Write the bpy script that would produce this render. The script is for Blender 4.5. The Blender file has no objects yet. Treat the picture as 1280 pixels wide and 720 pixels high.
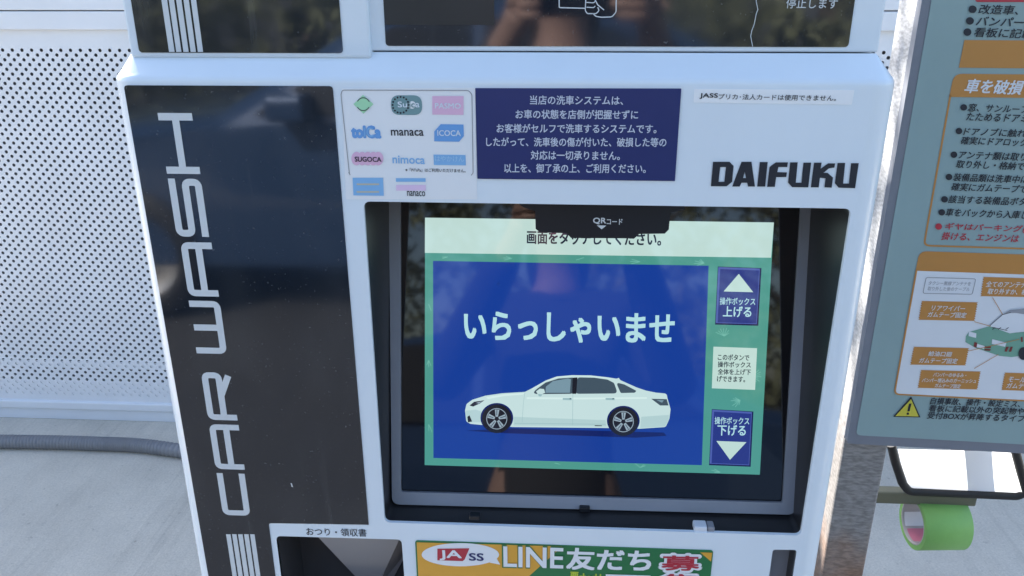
import bpy, bmesh, math, random
from mathutils import Vector, Matrix
random.seed(7)
S = bpy.context.scene
COL = S.collection
V = Vector
rad = math.radians

# ------------------------------------------------------------------ camera
PITCH, YAW, ROLL = rad(20.785), rad(-3.206), rad(-0.082)
FWD = V((math.sin(YAW)*math.cos(PITCH), math.cos(YAW)*math.cos(PITCH), -math.sin(PITCH)))
RT0 = V((math.cos(YAW), -math.sin(YAW), 0))
UP0 = RT0.cross(FWD)
RT = RT0*math.cos(ROLL) + UP0*math.sin(ROLL)
UP = -RT0*math.sin(ROLL) + UP0*math.cos(ROLL)
EYE = V((0, -0.62, 1.5))
cam_d = bpy.data.cameras.new('camera'); cam = bpy.data.objects.new('camera', cam_d); COL.objects.link(cam)
m = Matrix((RT, UP, -FWD)).transposed().to_4x4(); m.translation = EYE
cam.matrix_world = m
cam_d.sensor_width = 36; cam_d.lens = 36*1000/1280
cam_d.clip_start = 0.01; cam_d.clip_end = 3000
S.camera = cam

# ------------------------------------------------------------------ light and exposure
EL, AZ = rad(40), rad(-37)
EXPO = 2.3
TOSUN = V((math.sin(AZ)*math.cos(EL), math.cos(AZ)*math.cos(EL), math.sin(EL)))
world = bpy.data.worlds.new('World'); S.world = world; world.use_nodes = True
wn = world.node_tree
sky = wn.nodes.new('ShaderNodeTexSky'); sky.sky_type = 'NISHITA'; sky.sun_disc = False
sky.sun_elevation = EL; sky.sun_rotation = AZ; sky.air_density = 1.0; sky.dust_density = 2.0
bg = wn.nodes['Background']; bg.inputs['Strength'].default_value = 0.1
wn.links.new(sky.outputs[0], bg.inputs[0])
sd = bpy.data.lights.new('sun', 'SUN'); sd.energy = 4.6; sd.angle = rad(0.5); sd.color = (1, .95, .87)
sun = bpy.data.objects.new('sun', sd); COL.objects.link(sun)
sun.rotation_euler = (-TOSUN).to_track_quat('-Z', 'Y').to_euler()
S.view_settings.view_transform = 'Standard'; S.view_settings.look = 'None'
S.view_settings.exposure = EXPO; S.view_settings.gamma = 1; S.view_settings.use_curve_mapping = False

# ------------------------------------------------------------------ materials
def lin(c): return tuple(((x/255)/12.92 if x <= 10 else (((x/255)+.055)/1.055)**2.4) for x in c)
def mat(name, col, rough=.5, metal=0, noise=0, nscale=30, bump=0, bscale=200, coat=0, spec=.5, emit=None, streak=None, rvar=0):
    mt = bpy.data.materials.new(name); mt.use_nodes = True
    nt = mt.node_tree; b = nt.nodes['Principled BSDF']
    b.inputs['Base Color'].default_value = (*col, 1); b.inputs['Roughness'].default_value = rough
    b.inputs['Metallic'].default_value = metal; b.inputs['Coat Weight'].default_value = coat
    b.inputs['Specular IOR Level'].default_value = spec
    if noise or bump or rvar:
        tc = nt.nodes.new('ShaderNodeTexCoord')
        mp = nt.nodes.new('ShaderNodeMapping'); nt.links.new(tc.outputs['Object'], mp.inputs[0])
        if streak: mp.inputs['Scale'].default_value = streak
    if noise or rvar:
        n = nt.nodes.new('ShaderNodeTexNoise'); n.inputs['Scale'].default_value = nscale
        n.inputs['Detail'].default_value = 8; n.inputs['Roughness'].default_value = .65
        nt.links.new(mp.outputs[0], n.inputs['Vector'])
    if noise:
        r = nt.nodes.new('ShaderNodeMapRange'); r.inputs[1].default_value = .25; r.inputs[2].default_value = .75
        r.inputs[3].default_value = 1-noise; r.inputs[4].default_value = 1+noise
        nt.links.new(n.outputs[0], r.inputs[0])
        mx = nt.nodes.new('ShaderNodeVectorMath'); mx.operation = 'SCALE'; mx.inputs[0].default_value = col
        nt.links.new(r.outputs[0], mx.inputs['Scale']); nt.links.new(mx.outputs[0], b.inputs['Base Color'])
    if rvar:
        r2 = nt.nodes.new('ShaderNodeMapRange'); r2.inputs[1].default_value = .3; r2.inputs[2].default_value = .7
        r2.inputs[3].default_value = max(0, rough-rvar); r2.inputs[4].default_value = rough+rvar
        nt.links.new(n.outputs[0], r2.inputs[0]); nt.links.new(r2.outputs[0], b.inputs['Roughness'])
    if bump:
        n2 = nt.nodes.new('ShaderNodeTexNoise'); n2.inputs['Scale'].default_value = bscale; n2.inputs['Detail'].default_value = 6
        nt.links.new(mp.outputs[0], n2.inputs['Vector'])
        bp = nt.nodes.new('ShaderNodeBump'); bp.inputs['Strength'].default_value = bump; bp.inputs['Distance'].default_value = .002
        nt.links.new(n2.outputs[0], bp.inputs['Height']); nt.links.new(bp.outputs[0], b.inputs['Normal'])
    if emit:
        b.inputs['Emission Color'].default_value = (*emit, 1); b.inputs['Emission Strength'].default_value = 1/2**EXPO
    return mt
M = {}
M['white'] = mat('white_plastic', (.72, .78, .825), .25, noise=.03, nscale=7, bump=.02, bscale=900, rvar=.02, streak=(1, 1, .25))
M['wall'] = mat('white_painted_steel', (.69, .70, .725), .42, noise=.05, nscale=5, rvar=.08)
M['void'] = mat('dark_void', (.13, .135, .15), .7)
M['film'] = mat('black_gloss_film', (.011, .016, .024), .06, noise=.2, nscale=6, rvar=.03, spec=1.0)
M['liner'] = mat('dark_liner', (.022, .022, .024), .35, noise=.15, nscale=20)
M['bezel'] = mat('grey_bezel', (.24, .255, .29), .4, noise=.06, nscale=20)
M['glass'] = mat('black_screen_glass', (.006, .006, .008), .04)
M['hood'] = mat('black_hood', (.012, .013, .016), .3)
M['silverprint'] = mat('silver_print', (.62, .65, .66), .4)
M['ink'] = mat('dark_ink', (.012, .015, .025), .5)
M['sticker'] = mat('white_sticker', (.78, .79, .80), .3)
M['label'] = mat('clear_label', (.83, .84, .85), .35, noise=.03, nscale=60)
M['navy'] = mat('navy_print', (.018, .028, .13), .35, noise=.04, nscale=20)
M['paleblue'] = mat('pale_blue_letters', (.56, .60, .70), .45)
M['greypart'] = mat('grey_plastic', (.27, .265, .28), .35)
M['smoke'] = mat('smoked_plastic', (.055, .052, .055), .22)
M['galv'] = mat('galvanised_steel', (.42, .42, .43), .55, metal=.1, noise=.1, nscale=60, streak=(.6, .6, 2.2), bump=.1, bscale=80)
M['frame'] = mat('grey_sign_frame', (.19, .20, .23), .45, noise=.05, nscale=30)
M['teal'] = mat('teal_print', (.275, .375, .37), .3, noise=.05, nscale=8)
M['orange'] = mat('orange_print', (.50, .225, .055), .38, noise=.03, nscale=15)
M['swhite'] = mat('sign_white', (.70, .71, .73), .35, noise=.03, nscale=10)
M['red'] = mat('red_print', (.45, .03, .05), .4)
M['darkred'] = mat('dark_red_print', (.2, .03, .03), .4)
M['grey'] = mat('grey_print', (.3, .3, .32), .5)
M['lineyellow'] = mat('amber_print', (.72, .36, .045), .35, noise=.03, nscale=20)
M['linegreen'] = mat('green_print', (.022, .17, .06), .35)
M['lime'] = mat('lime_print', (.5, .6, .05), .4)
M['yellow'] = mat('yellow_print', (.60, .52, .06), .4)
M['carteal'] = mat('car_green_print', (.17, .36, .27), .4)
M['black'] = mat('black_rubber', (.012, .012, .013), .55)
M['tape'] = mat('green_tape', (.21, .45, .11), .5, noise=.06, nscale=60)
M['card'] = mat('tape_core_card', (.45, .43, .42), .6)
M['pink'] = mat('pink_print', (.62, .2, .28), .5)
M['hose'] = mat('grey_hose', (.2, .2, .21), .5, noise=.1, nscale=30)
M['olive'] = mat('olive_bar', (.13, .13, .085), .5, noise=.1, nscale=30)
for n, c in dict(lgreen=(150, 220, 165), suica=(60, 125, 130), lpink=(225, 170, 205), blue=(30, 140, 215), sky=(95, 170, 225),
                 lsky=(150, 200, 240), lrose=(225, 190, 225), tan=(190, 180, 150), vpale=(215, 225, 235)).items():
    M[n] = mat('print_'+n, tuple(min(.8, x*.8+.13) for x in lin(c)), .35)
def scr(name, c, k=1.0): M[name] = mat('screen_'+name, (.004, .004, .005), .05, emit=tuple(x*k for x in lin(c)))
scr('s_white', (188, 216, 210)); scr('s_teal', (74, 150, 138)); scr('s_blue', (20, 60, 150)); scr('s_text', (176, 220, 228))
scr('s_btn', (34, 48, 128)); scr('s_btnhi', (74, 92, 168)); scr('s_btnlo', (16, 20, 80)); scr('s_car', (196, 222, 222)); scr('s_carlo', (150, 184, 190)); scr('s_carmid', (176, 206, 208)); scr('s_carhi', (212, 236, 234))
scr('s_win', (66, 84, 98)); scr('s_win2', (120, 150, 165)); scr('s_tyre', (28, 30, 40)); scr('s_rim', (150, 170, 185)); scr('s_ink', (26, 40, 58)); scr('s_shadow', (14, 32, 100)); scr('s_leaf', (112, 182, 168))

# ------------------------------------------------------------------ planes, shapes, text
class Plane:
    def __init__(s, p, n, xdir=None):
        s.p = V(p); s.n = V(n).normalized()
        s.x = (V(xdir) if xdir else V((1, 0, 0))); s.x = (s.x - s.n*s.x.dot(s.n)).normalized()
        s.y = s.n.cross(s.x)
    def world(s, px):                      # photo pixel -> point of this real plane
        d = RT*((px[0]-640)/1000) - UP*((px[1]-360)/1000) + FWD
        return EYE + d*((s.p-EYE).dot(s.n)/d.dot(s.n))
    def uv(s, px):
        w = s.world(px)-s.p; return (w.dot(s.x), w.dot(s.y))
    def xyz(s, uv, h=0): return s.p + s.x*uv[0] + s.y*uv[1] + s.n*h
    def off(s, h): return Plane(s.p+s.n*h, s.n, s.x)

class MB:
    def __init__(s): s.v = []; s.f = []; s.m = []; s.mats = []; s.sm = []
    def mi(s, m):
        mm = M[m] if isinstance(m, str) else m
        if mm not in s.mats: s.mats.append(mm)
        return s.mats.index(mm)
    def add(s, vs, fs, m, smooth=False):
        o = len(s.v); s.v += [tuple(v) for v in vs]; k = s.mi(m)
        for f in fs: s.f.append([i+o for i in f]); s.m.append(k); s.sm.append(smooth)
    def build(s, name, parent=None, kind=None):
        me = bpy.data.meshes.new(name); me.from_pydata(s.v, [], s.f)
        for mm in s.mats: me.materials.append(mm)
        me.polygons.foreach_set('material_index', s.m); me.polygons.foreach_set('use_smooth', s.sm); me.update()
        o = bpy.data.objects.new(name, me); COL.objects.link(o)
        if parent:
            o.parent = parent
            if parent.type == 'EMPTY': o.matrix_parent_inverse = Matrix.Translation(-V(parent.location))
        if kind: o['kind'] = kind
        return o
def thing(name, loc, label, cat, group=None):
    o = bpy.data.objects.new(name, None); o.location = loc; o.empty_display_size = .1; COL.objects.link(o); tag(o, label, cat, group); return o
def tag(o, label, cat, group=None):
    o['label'] = label; o['category'] = cat
    if group: o['group'] = group

def poly(mb, pl, pts, h, m, thick=0):
    n = len(pts)
    a = sum(pts[i][0]*pts[(i+1) % n][1]-pts[(i+1) % n][0]*pts[i][1] for i in range(n))
    if a < 0: pts = pts[::-1]
    vs = [pl.xyz(p, h) for p in pts]; fs = [list(range(n))]
    if thick:
        vs += [pl.xyz(p, h-thick) for p in pts]
        fs += [[i, i+n, (i+1) % n+n, (i+1) % n] for i in range(n)]
    mb.add(vs, fs, m)
def ppx(mb, pl, px, h, m, thick=0): poly(mb, pl, [pl.uv(p) for p in px], h, m, thick)
def rounded(pts, r, k=6, which=None):
    out = []; n = len(pts)
    for i, p in enumerate(pts):
        p = V(p); a = V(pts[i-1]); b = V(pts[(i+1) % n])
        rr = r if which is None or i in which else 0
        if rr == 0: out.append(tuple(p)); continue
        da = (a-p).normalized(); db = (b-p).normalized()
        ang = da.angle(db); t = min(rr/math.tan(ang/2), (a-p).length*.49, (b-p).length*.49)
        A = p+da*t; B = p+db*t
        for j in range(k+1):
            s = j/k; out.append(tuple(A*(1-s)**2+p*2*s*(1-s)+B*s*s))
    return out
def rpx(mb, pl, px, r, h, m, thick=0, which=None, k=6): poly(mb, pl, rounded([pl.uv(p) for p in px], r, k, which), h, m, thick)
def ellipse(pl, c, rx, ry, n=28, a0=0, a1=2*math.pi):   # centre & radii in photo pixels measured on the plane
    cu = pl.uv(c); ax = pl.uv((c[0]+rx, c[1])); ay = pl.uv((c[0], c[1]-ry))
    e1 = (ax[0]-cu[0], ax[1]-cu[1]); e2 = (ay[0]-cu[0], ay[1]-cu[1])
    return [(cu[0]+e1[0]*math.cos(t)+e2[0]*math.sin(t), cu[1]+e1[1]*math.cos(t)+e2[1]*math.sin(t)) for t in [a0+(a1-a0)*i/n for i in range(n if a1-a0 > 6.28 else n+1)]]
def stroke(mb, pl, pts, w, h, m, closed=False):         # flat band of width w along uv points
    n = len(pts); L = []; R = []
    for i in range(n):
        p = V(pts[i])
        a = V(pts[i-1]) if (i > 0 or closed) else p; b = V(pts[(i+1) % n]) if (i < n-1 or closed) else p
        d1 = (p-a); d2 = (b-p)
        if d1.length < 1e-9: d1 = d2
        if d2.length < 1e-9: d2 = d1
        d1 = d1.normalized(); d2 = d2.normalized(); t = (d1+d2)
        t = t.normalized() if t.length > 1e-6 else d1
        nn = V((-t.y, t.x)); k = max(.5, nn.dot(V((-d1.y, d1.x))))
        L.append(p+nn*w/2/k); R.append(p-nn*w/2/k)
    vs = [pl.xyz(q, h) for q in L]+[pl.xyz(q, h) for q in R]
    fs = [[i, i+n, (i+1) % n+n, (i+1) % n] for i in range(n if closed else n-1)]
    mb.add(vs, fs, m)
def spx(mb, pl, px, wpx, h, m, closed=False, r=0):
    pts = [pl.uv(p) for p in px]; a = pl.uv(px[0]); b = pl.uv((px[0][0]+1, px[0][1]))
    if r: pts = rounded(pts, r, 5, set(range(len(pts))) if closed else set(range(1, len(pts)-1)))
    stroke(mb, pl, pts, wpx*math.hypot(a[0]-b[0], a[1]-b[1]), h, m, closed)

def fill(splines):                                       # 2-D outlines (holes allowed) -> triangles
    cu = bpy.data.curves.new('tmp', 'CURVE'); cu.dimensions = '2D'; cu.fill_mode = 'BOTH'
    for s in splines:
        sp = cu.splines.new('POLY'); sp.points.add(len(s)-1)
        for i, p in enumerate(s): sp.points[i].co = (p[0], p[1], 0, 1)
        sp.use_cyclic_u = True
    return _mesh2d(cu)
def _mesh2d(cu):
    o = bpy.data.objects.new('tmp', cu); COL.objects.link(o)
    dg = bpy.context.evaluated_depsgraph_get(); dg.update()
    e = o.evaluated_get(dg); me = e.to_mesh()
    vs = [(v.co.x, v.co.y) for v in me.vertices]; fs = []
    for p in me.polygons:
        f = list(p.vertices); (ax, ay), (bx, by), (cx, cy) = vs[f[0]], vs[f[1]], vs[f[2]]
        fs.append(f if (bx-ax)*(cy-ay)-(by-ay)*(cx-ax) > 0 else f[::-1])
    e.to_mesh_clear(); bpy.data.objects.remove(o); bpy.data.curves.remove(cu)
    return vs, fs
_tc = {}
def glyphs(s, bold):
    if (s, bold) not in _tc:
        cu = bpy.data.curves.new('tmp', 'FONT'); cu.body = s; cu.size = 1; cu.offset = bold; cu.resolution_u = 3
        _tc[s, bold] = _mesh2d(cu)
    return _tc[s, bold]
def text(mb, pl, s, L, R, hpx, h, m, bold=.012, shear=0, full=None):
    cjk = True; k = bold if cjk else 0
    vs, fs = glyphs(s, 0 if cjk else bold)
    if not vs: return
    x0 = min(v[0] for v in vs); x1 = max(v[0] for v in vs); y0 = min(v[1] for v in vs); y1 = max(v[1] for v in vs)
    a = V(pl.uv(L)); b = V(pl.uv(R)); mx = ((L[0]+R[0])/2, (L[1]+R[1])/2)
    H = (V(pl.uv((mx[0], mx[1]-hpx/2)))-V(pl.uv((mx[0], mx[1]+hpx/2)))).length
    d = b-a; e = V((-d.y, d.x)).normalized()*H
    e = e + d.normalized()*H*shear
    nd = (0 if k < .004 else 4 if k < .05 else 10); q = H*k*1.25
    sh = [(0, 0)]+[(q*math.cos(2*math.pi*(i+.5)/nd), q*math.sin(2*math.pi*(i+.5)/nd)) for i in range(nd)]
    for i, (ox, oy) in enumerate(sh):
        mb.add([pl.xyz(a + d*((x-x0)/(x1-x0)) + e*((y-y0)/(y1-y0)-.5) + V((ox, oy)), h-.00001*i) for x, y in vs], fs, m)
def tube(mb, pts, r, m, seg=10, caps=True, radii=None):
    n = len(pts); rings = []; up = None; vs = []
    for i in range(n):
        p = V(pts[i]); t = (V(pts[min(i+1, n-1)])-V(pts[max(i-1, 0)])).normalized()
        if up is None: up = V((0, 0, 1)) if abs(t.z) < .9 else V((1, 0, 0))
        a = t.cross(up).normalized(); b = a.cross(t); up = b
        rr = radii[i] if radii else r
        vs += [p + a*rr*math.cos(k*2*math.pi/seg) + b*rr*math.sin(k*2*math.pi/seg) for k in range(seg)]
    fs = [[i*seg+k, i*seg+(k+1) % seg, (i+1)*seg+(k+1) % seg, (i+1)*seg+k] for i in range(n-1) for k in range(seg)]
    mb.add(vs, fs, m, True)
    if caps: mb.add([vs[k] for k in range(seg)]+[vs[(n-1)*seg+k] for k in range(seg)], [list(range(seg))[::-1], list(range(seg, 2*seg))], m)
def box(mb, lo, hi, m, bev=0, rot=None, origin=None):
    bm = bmesh.new(); bmesh.ops.create_cube(bm, size=1)
    for v in bm.verts: v.co = V([lo[i]+(v.co[i]+.5)*(hi[i]-lo[i]) for i in range(3)])
    if bev: bmesh.ops.bevel(bm, geom=bm.edges[:], offset=bev, segments=2, affect='EDGES', profile=.5)
    bm.verts.index_update()
    vs = [v.co.copy() for v in bm.verts]
    if rot: vs = [rot @ (v-V(origin))+V(origin) for v in vs]
    mb.add(vs, [[v.index for v in f.verts] for f in bm.faces], m); bm.free()

# ------------------------------------------------------------------ ground
def ground_mat(name, c, streaks=True):
    mt = bpy.data.materials.new(name); mt.use_nodes = True; nt = mt.node_tree; b = nt.nodes['Principled BSDF']
    N = nt.nodes.new; K = nt.links.new
    tc = N('ShaderNodeTexCoord')
    def noise(scale, detail, mapscale=(1, 1, 1), rot=0):
        mp = N('ShaderNodeMapping'); mp.inputs['Scale'].default_value = mapscale; mp.inputs['Rotation'].default_value = (0, 0, rot)
        K(tc.outputs['Object'], mp.inputs[0]); n = N('ShaderNodeTexNoise'); n.inputs['Scale'].default_value = scale
        n.inputs['Detail'].default_value = detail; n.inputs['Roughness'].default_value = .7; K(mp.outputs[0], n.inputs['Vector']); return n.outputs[0]
    def rng(s, a, b_, c_, d): r = N('ShaderNodeMapRange'); r.inputs[1].default_value = a; r.inputs[2].default_value = b_; r.inputs[3].default_value = c_; r.inputs[4].default_value = d; K(s, r.inputs[0]); return r.outputs[0]
    def mul(a, b_): x = N('ShaderNodeMath'); x.operation = 'MULTIPLY'; K(a, x.inputs[0]); K(b_, x.inputs[1]); return x.outputs[0]
    f = mul(rng(noise(2.2, 8), .3, .7, .84, 1.12), rng(noise(160, 4), .25, .75, .82, 1.16))
    f = mul(f, rng(noise(45, 6), .6, .72, 1, .66))
    st = noise(30, 5, (1, .05, 1), rad(-32)); st2 = noise(9, 5, (1, .03, 1), rad(-32))
    f = mul(f, rng(st, .5, .72, 1, .88)); f = mul(f, rng(st2, .60, .66, 1, .86))
    sc = N('ShaderNodeVectorMath'); sc.operation = 'SCALE'; sc.inputs[0].default_value = c; K(f, sc.inputs['Scale']); K(sc.outputs[0], b.inputs['Base Color'])
    b.inputs['Roughness'].default_value = .85
    bp = N('ShaderNodeBump'); bp.inputs['Strength'].default_value = .35; bp.inputs['Distance'].default_value = .004
    add = N('ShaderNodeMath'); K(st, add.inputs[0]); K(noise(220, 4), add.inputs[1]); K(add.outputs[0], bp.inputs['Height']); K(bp.outputs[0], b.inputs['Normal'])
    return mt
M['concrete'] = ground_mat('concrete', (.57, .52, .44))
M['asphalt'] = ground_mat('asphalt', (.042, .042, .044))
g = MB(); g.add([(-900, -900, -.004), (900, -900, -.004), (900, 900, -.004), (-900, 900, -.004)], [[0, 1, 2, 3]], 'asphalt'); g.build('ground', kind='structure')
g = MB(); g.add([(-7, -.75, 0), (7, -.75, 0), (7, 3, 0), (-7, 3, 0)], [[0, 1, 2, 3]], 'concrete'); g.build('pavement', kind='structure')

# ------------------------------------------------------------------ perforated wall behind
WY = 1.88
wall = thing('perforated_wall', (0, WY, 0), 'long white wall of perforated steel below and horizontal boards above, behind the kiosk', 'wall')
def perforated(x0, x1, z0, rows, y, px, pz, r, seg=8):
    vs = []; fs = []
    ncol = int((x1-x0)/px); t = .0015
    for j in range(rows):
        for i in range(ncol):
            cx = x0+(i+(.5 if j % 2 else 0)+.5)*px; cz = z0+(j+.5)*pz; o = len(vs)
            for k in range(seg):
                a = 2*math.pi*k/seg; c, s_ = math.cos(a), math.sin(a)
                vs.append((cx+r*c, y, cz+r*s_))
            for k in range(seg):
                a = 2*math.pi*k/seg; c, s_ = math.cos(a), math.sin(a)
                q = max(abs(c), abs(s_)); vs.append((cx+px/2*c/q, y, cz+pz/2*s_/q))
            for k in range(seg): vs.append((vs[o+k][0], y+t, vs[o+k][2]))
            for k in range(seg):
                k2 = (k+1) % seg
                fs.append((o+k, o+seg+k, o+seg+k2, o+k2)); fs.append((o+k, o+k2, o+2*seg+k2, o+2*seg+k))
    return vs, fs
vs, fs = perforated(-3.6, 1.9, .1, 84, WY, .0312, .0145, .0057)
b = MB(); b.add(vs, fs, 'wall')
b.add([(-3.6, WY, 1.318), (1.93, WY, 1.318), (1.93, WY, 1.372), (-3.6, WY, 1.372)], [[0, 1, 2, 3]], 'wall')
b.add([(-3.6, WY, .075), (1.93, WY, .075), (1.93, WY, .1), (-3.6, WY, .1)], [[0, 1, 2, 3]], 'wall')
b.build('perforated_panel', wall)
b = MB(); box(b, (-3.6, WY-.012, .045), (1.93, WY+.03, .076), 'wall', .004); box(b, (-3.6, WY-.004, 0), (1.93, WY+.03, .045), 'wall', .002); b.build('bottom_rail', wall)
b = MB(); box(b, (-3.6, WY+.0022, .062), (1.93, WY+.022, .155), 'wall'); box(b, (-3.6, WY+.004, .208), (1.93, WY+.03, .237), 'wall'); b.build('inner_rail', wall)
b = MB(); box(b, (-3.6, WY+.05, 0), (1.93, WY+.07, 2.5), 'void'); b.build('backing', wall)
zz = 1.372
for i in range(21):
    b = MB(); hgt = .0565
    box(b, (-3.6, WY-.016, zz), (1.93, WY+.03, zz+hgt-.003), 'wall', .003); b.build('board', wall); zz += hgt
WTOP = zz
# unseen perforated screen added on the wall top to dapple sunlight on the post
scrn = thing('added_dapple_screen', (-1.2, WY, WTOP), 'unseen narrow perforated screen added on top of the wall to dapple the sunlight', 'screen')
vs, fs = perforated(-1.42, -.45, 2.82, 9, WY, .075, .075, .027, seg=12)
b = MB(); b.add(vs, fs, 'wall'); b.build('perforated_panel', scrn)
for x in (-1.40, -.47):
    b = MB(); box(b, (x, WY+.002, WTOP), (x+.034, WY+.03, 3.5), 'wall', .003); b.build('post', scrn)

# ------------------------------------------------------------------ hose
b = MB(); pts = []
GPl = Plane((0, 0, .0245), (0, 0, 1))
hp = [(-3.0, 1.78)] + [tuple(GPl.world(q).xy) for q in ((-120, 552), (0, 552), (120, 554.5), (215, 562))] + [(-.6, 1.50), (-.1, 1.44), (.1, 1.43)]
def cat(p, n):
    out = []
    for i in range(len(p)-1):
        a, q, c, d = [V(p[max(0, min(len(p)-1, i+k))]) for k in (-1, 0, 1, 2)]
        for j in range(n):
            t = j/n; out.append(.5*((2*q)+(c-a)*t+(2*a-5*q+4*c-d)*t*t+(3*q-a-3*c+d)*t**3))
    out.append(V(p[-1])); return out
hc = cat(hp, 120)
rr = [.0248 if (i//2) % 2 else .0205 for i in range(len(hc))]
tube(b, [(p.x, p.y, .0245) for p in hc], .024, 'hose', 14, True, rr)
o = b.build('corrugated_hose'); tag(o, 'grey corrugated hose lying on the concrete along the wall', 'hose')

# ------------------------------------------------------------------ kiosk
KX0, KX1, ZB = -.3535, .2545, .62
ZF = 1.429            # top of the flat front
kiosk = thing('car_wash_kiosk', (-.05, .15, 0), 'white car wash payment kiosk with touch screen and black CAR WASH panel', 'kiosk')
FP = Plane((0, 0, 0), (0, -1, 0))
CR = .02; CL = .028; DEP = .34
def ring(x0, x1, y0, y1, r, z, k=6, rl=None):
    out = []; rr = r; rl = rl or r
    for cx, cy, a0, r in ((x0+rl, y0+rl, math.pi, rl), (x1-rr, y0+rr, 1.5*math.pi, rr), (x1-rr, y1-rr, 0, rr), (x0+rl, y1-rl, .5*math.pi, rl)):
        for j in range(k+1):
            a = a0+j/k*math.pi/2; out.append((cx+r*math.cos(a), cy+r*math.sin(a), z))
    return out
RecTL, RecTR, RecBR, RecBL = (-.1546, 1.3366), (.2310, 1.3359), (.2306, 1.0262), (-.1554, 1.0250)
rec = rounded([RecTL, RecTR, RecBR, RecBL], .006)
ch = rounded([FP.uv((345, 670)), FP.uv((502, 674.5)), (FP.uv((502, 674.5))[0]+.001, .90), (FP.uv((345, 670))[0], .90)], .005)
sl = rounded([FP.uv((966, 687)), FP.uv((996, 687.5)), (FP.uv((996, 687))[0], .92), (FP.uv((966, 687))[0], .92)], .003)
plate_out = [(KX0+CL, ZB), (KX1-CR, ZB), (KX1-CR, ZF-.004), (KX0+CL, ZF-.004)]
b = MB()
vs, fs = fill([plate_out, rec, ch, sl]); b.add([FP.xyz(p, 0) for p in vs], fs, 'white')
def rim(loop, depth, m, mb, r0=.0):
    n = len(loop); vs = [FP.xyz(p, 0) for p in loop]+[FP.xyz(p, -depth) for p in loop]
    mb.add(vs, [[i, (i+1) % n, (i+1) % n+n, i+n] for i in range(n)], m)
for lp in (rec, ch, sl): rim(lp, .0035, 'white', b)
# side shell (open where the front plate sits)
sh = []
for z in (ZB, ZF-.004):
    rg = ring(KX0, KX1, 0, DEP, CR, z, 14, CL)
    n9 = 15; seq = rg[n9:2*n9]+rg[2*n9:3*n9]+rg[3*n9:]+rg[:n9]
    sh.append(seq)
n = len(sh[0]); b.add(sh[0]+sh[1], [[i, i+1, i+1+n, i+n] for i in range(n-1)], 'white', True)
# shoulder: rounded lip, chamfer, top
rings = []
for t in range(7):
    a = t/6*math.pi/4; R_ = .0085
    rings.append((R_*(1-math.cos(a)), ZF+R_*math.sin(a)))
d0, z0 = rings[-1]; rings = [(0, ZF-.004)]+rings+[(d0+.001, z0+.001), (.0165, z0+.0165-d0), (.0185, z0+.0185-d0)]
rv = []
for i, (d, z) in enumerate(rings):
    sh_k = 1 if d <= d0 else max(.05, 1-(d-d0)/(.0184-d0))
    rv += ring(KX0+d, KX1-d*.85, d, DEP-d, CR*sh_k, z, 14, CL*sh_k)
n = 60
b.add(rv, [[i*n+k, i*n+(k+1) % n, (i+1)*n+(k+1) % n, (i+1)*n+k] for i in range(len(rings)-1) for k in range(n)], 'white', True)
b.add(rv[-n:], [list(range(n))], 'white')
ZS = rings[-1][1]
b.build('lower_housing', kiosk)
b = MB(); box(b, (-.2, .1, 0), (.1, .3, ZB), 'greypart', .01); b.build('pedestal', kiosk)

# black film with CAR WASH
film = MB()
pTL, pTR, pBR = FP.uv((155, 106.5)), FP.uv((416, 107.5)), FP.uv((461, 655.5))
k1 = FP.uv((336, 653.5)); xl = FP.uv((208.5, 413))[0]
poly(film, FP, rounded([pTL, pTR, (pBR[0], pBR[1]), (k1[0], k1[1]), (k1[0]-.0005, .9), (k1[0]-.0005, ZB+.05), (FP.uv((262, 720))[0], ZB+.05)], .003, 5, {0, 1, 3}), .0006, 'film', .0022)
fm = M['film'].node_tree; fb_ = fm.nodes['Principled BSDF']; fsrc = fb_.inputs['Base Color'].links[0].from_socket
ftc = fm.nodes.new('ShaderNodeTexCoord')
def fnoise(scale, ms, lo, hi, top, det=6):
    mp = fm.nodes.new('ShaderNodeMapping'); mp.inputs['Scale'].default_value = ms; fm.links.new(ftc.outputs['Object'], mp.inputs[0])
    n_ = fm.nodes.new('ShaderNodeTexNoise'); n_.inputs['Scale'].default_value = scale; n_.inputs['Detail'].default_value = det; fm.links.new(mp.outputs[0], n_.inputs['Vector'])
    r_ = fm.nodes.new('ShaderNodeMapRange'); r_.inputs[1].default_value = lo; r_.inputs[2].default_value = hi; r_.inputs[3].default_value = 0; r_.inputs[4].default_value = top; fm.links.new(n_.outputs[0], r_.inputs[0]); return r_.outputs[0]
fa = None
for q_ in (fnoise(14, (1, 1, .5), .5, .8, .035), fnoise(420, (1, 1, 1), .70, .78, .22, 2), fnoise(60, (1, 1, .06), .62, .8, .06)):
    if fa is None: fa = q_
    else: ad_ = fm.nodes.new('ShaderNodeMath'); fm.links.new(fa, ad_.inputs[0]); fm.links.new(q_, ad_.inputs[1]); fa = ad_.outputs[0]
fmx = fm.nodes.new('ShaderNodeMix'); fmx.data_type = 'RGBA'; fm.links.new(fa, fmx.inputs[0]); fm.links.new(fsrc, fmx.inputs[6]); fmx.inputs[7].default_value = (.5, .5, .48, 1); fm.links.new(fmx.outputs[2], fb_.inputs['Base Color'])
fo = film.build('black_panel', kiosk)
lt = MB()
letters = [('H', (198, 141), (241, 141), (209, 217), (250.5, 217)), ('S', (211, 223), (251, 223), (221, 296), (262.5, 295)),
           ('A', (225, 302.5), (265, 302.5), (237, 370), (274, 370)), ('W', (237, 375.6), (276, 375.6), (246, 441.5), (283.5, 441.5)),
           ('R', (252.5, 465), (289, 465), (260, 525), (297.5, 524)), ('A', (261.5, 530), (299, 530), (270, 586), (306, 586)),
           ('C', (271.5, 591), (306, 591), (279, 643.5), (313.5, 643.5))]
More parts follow.
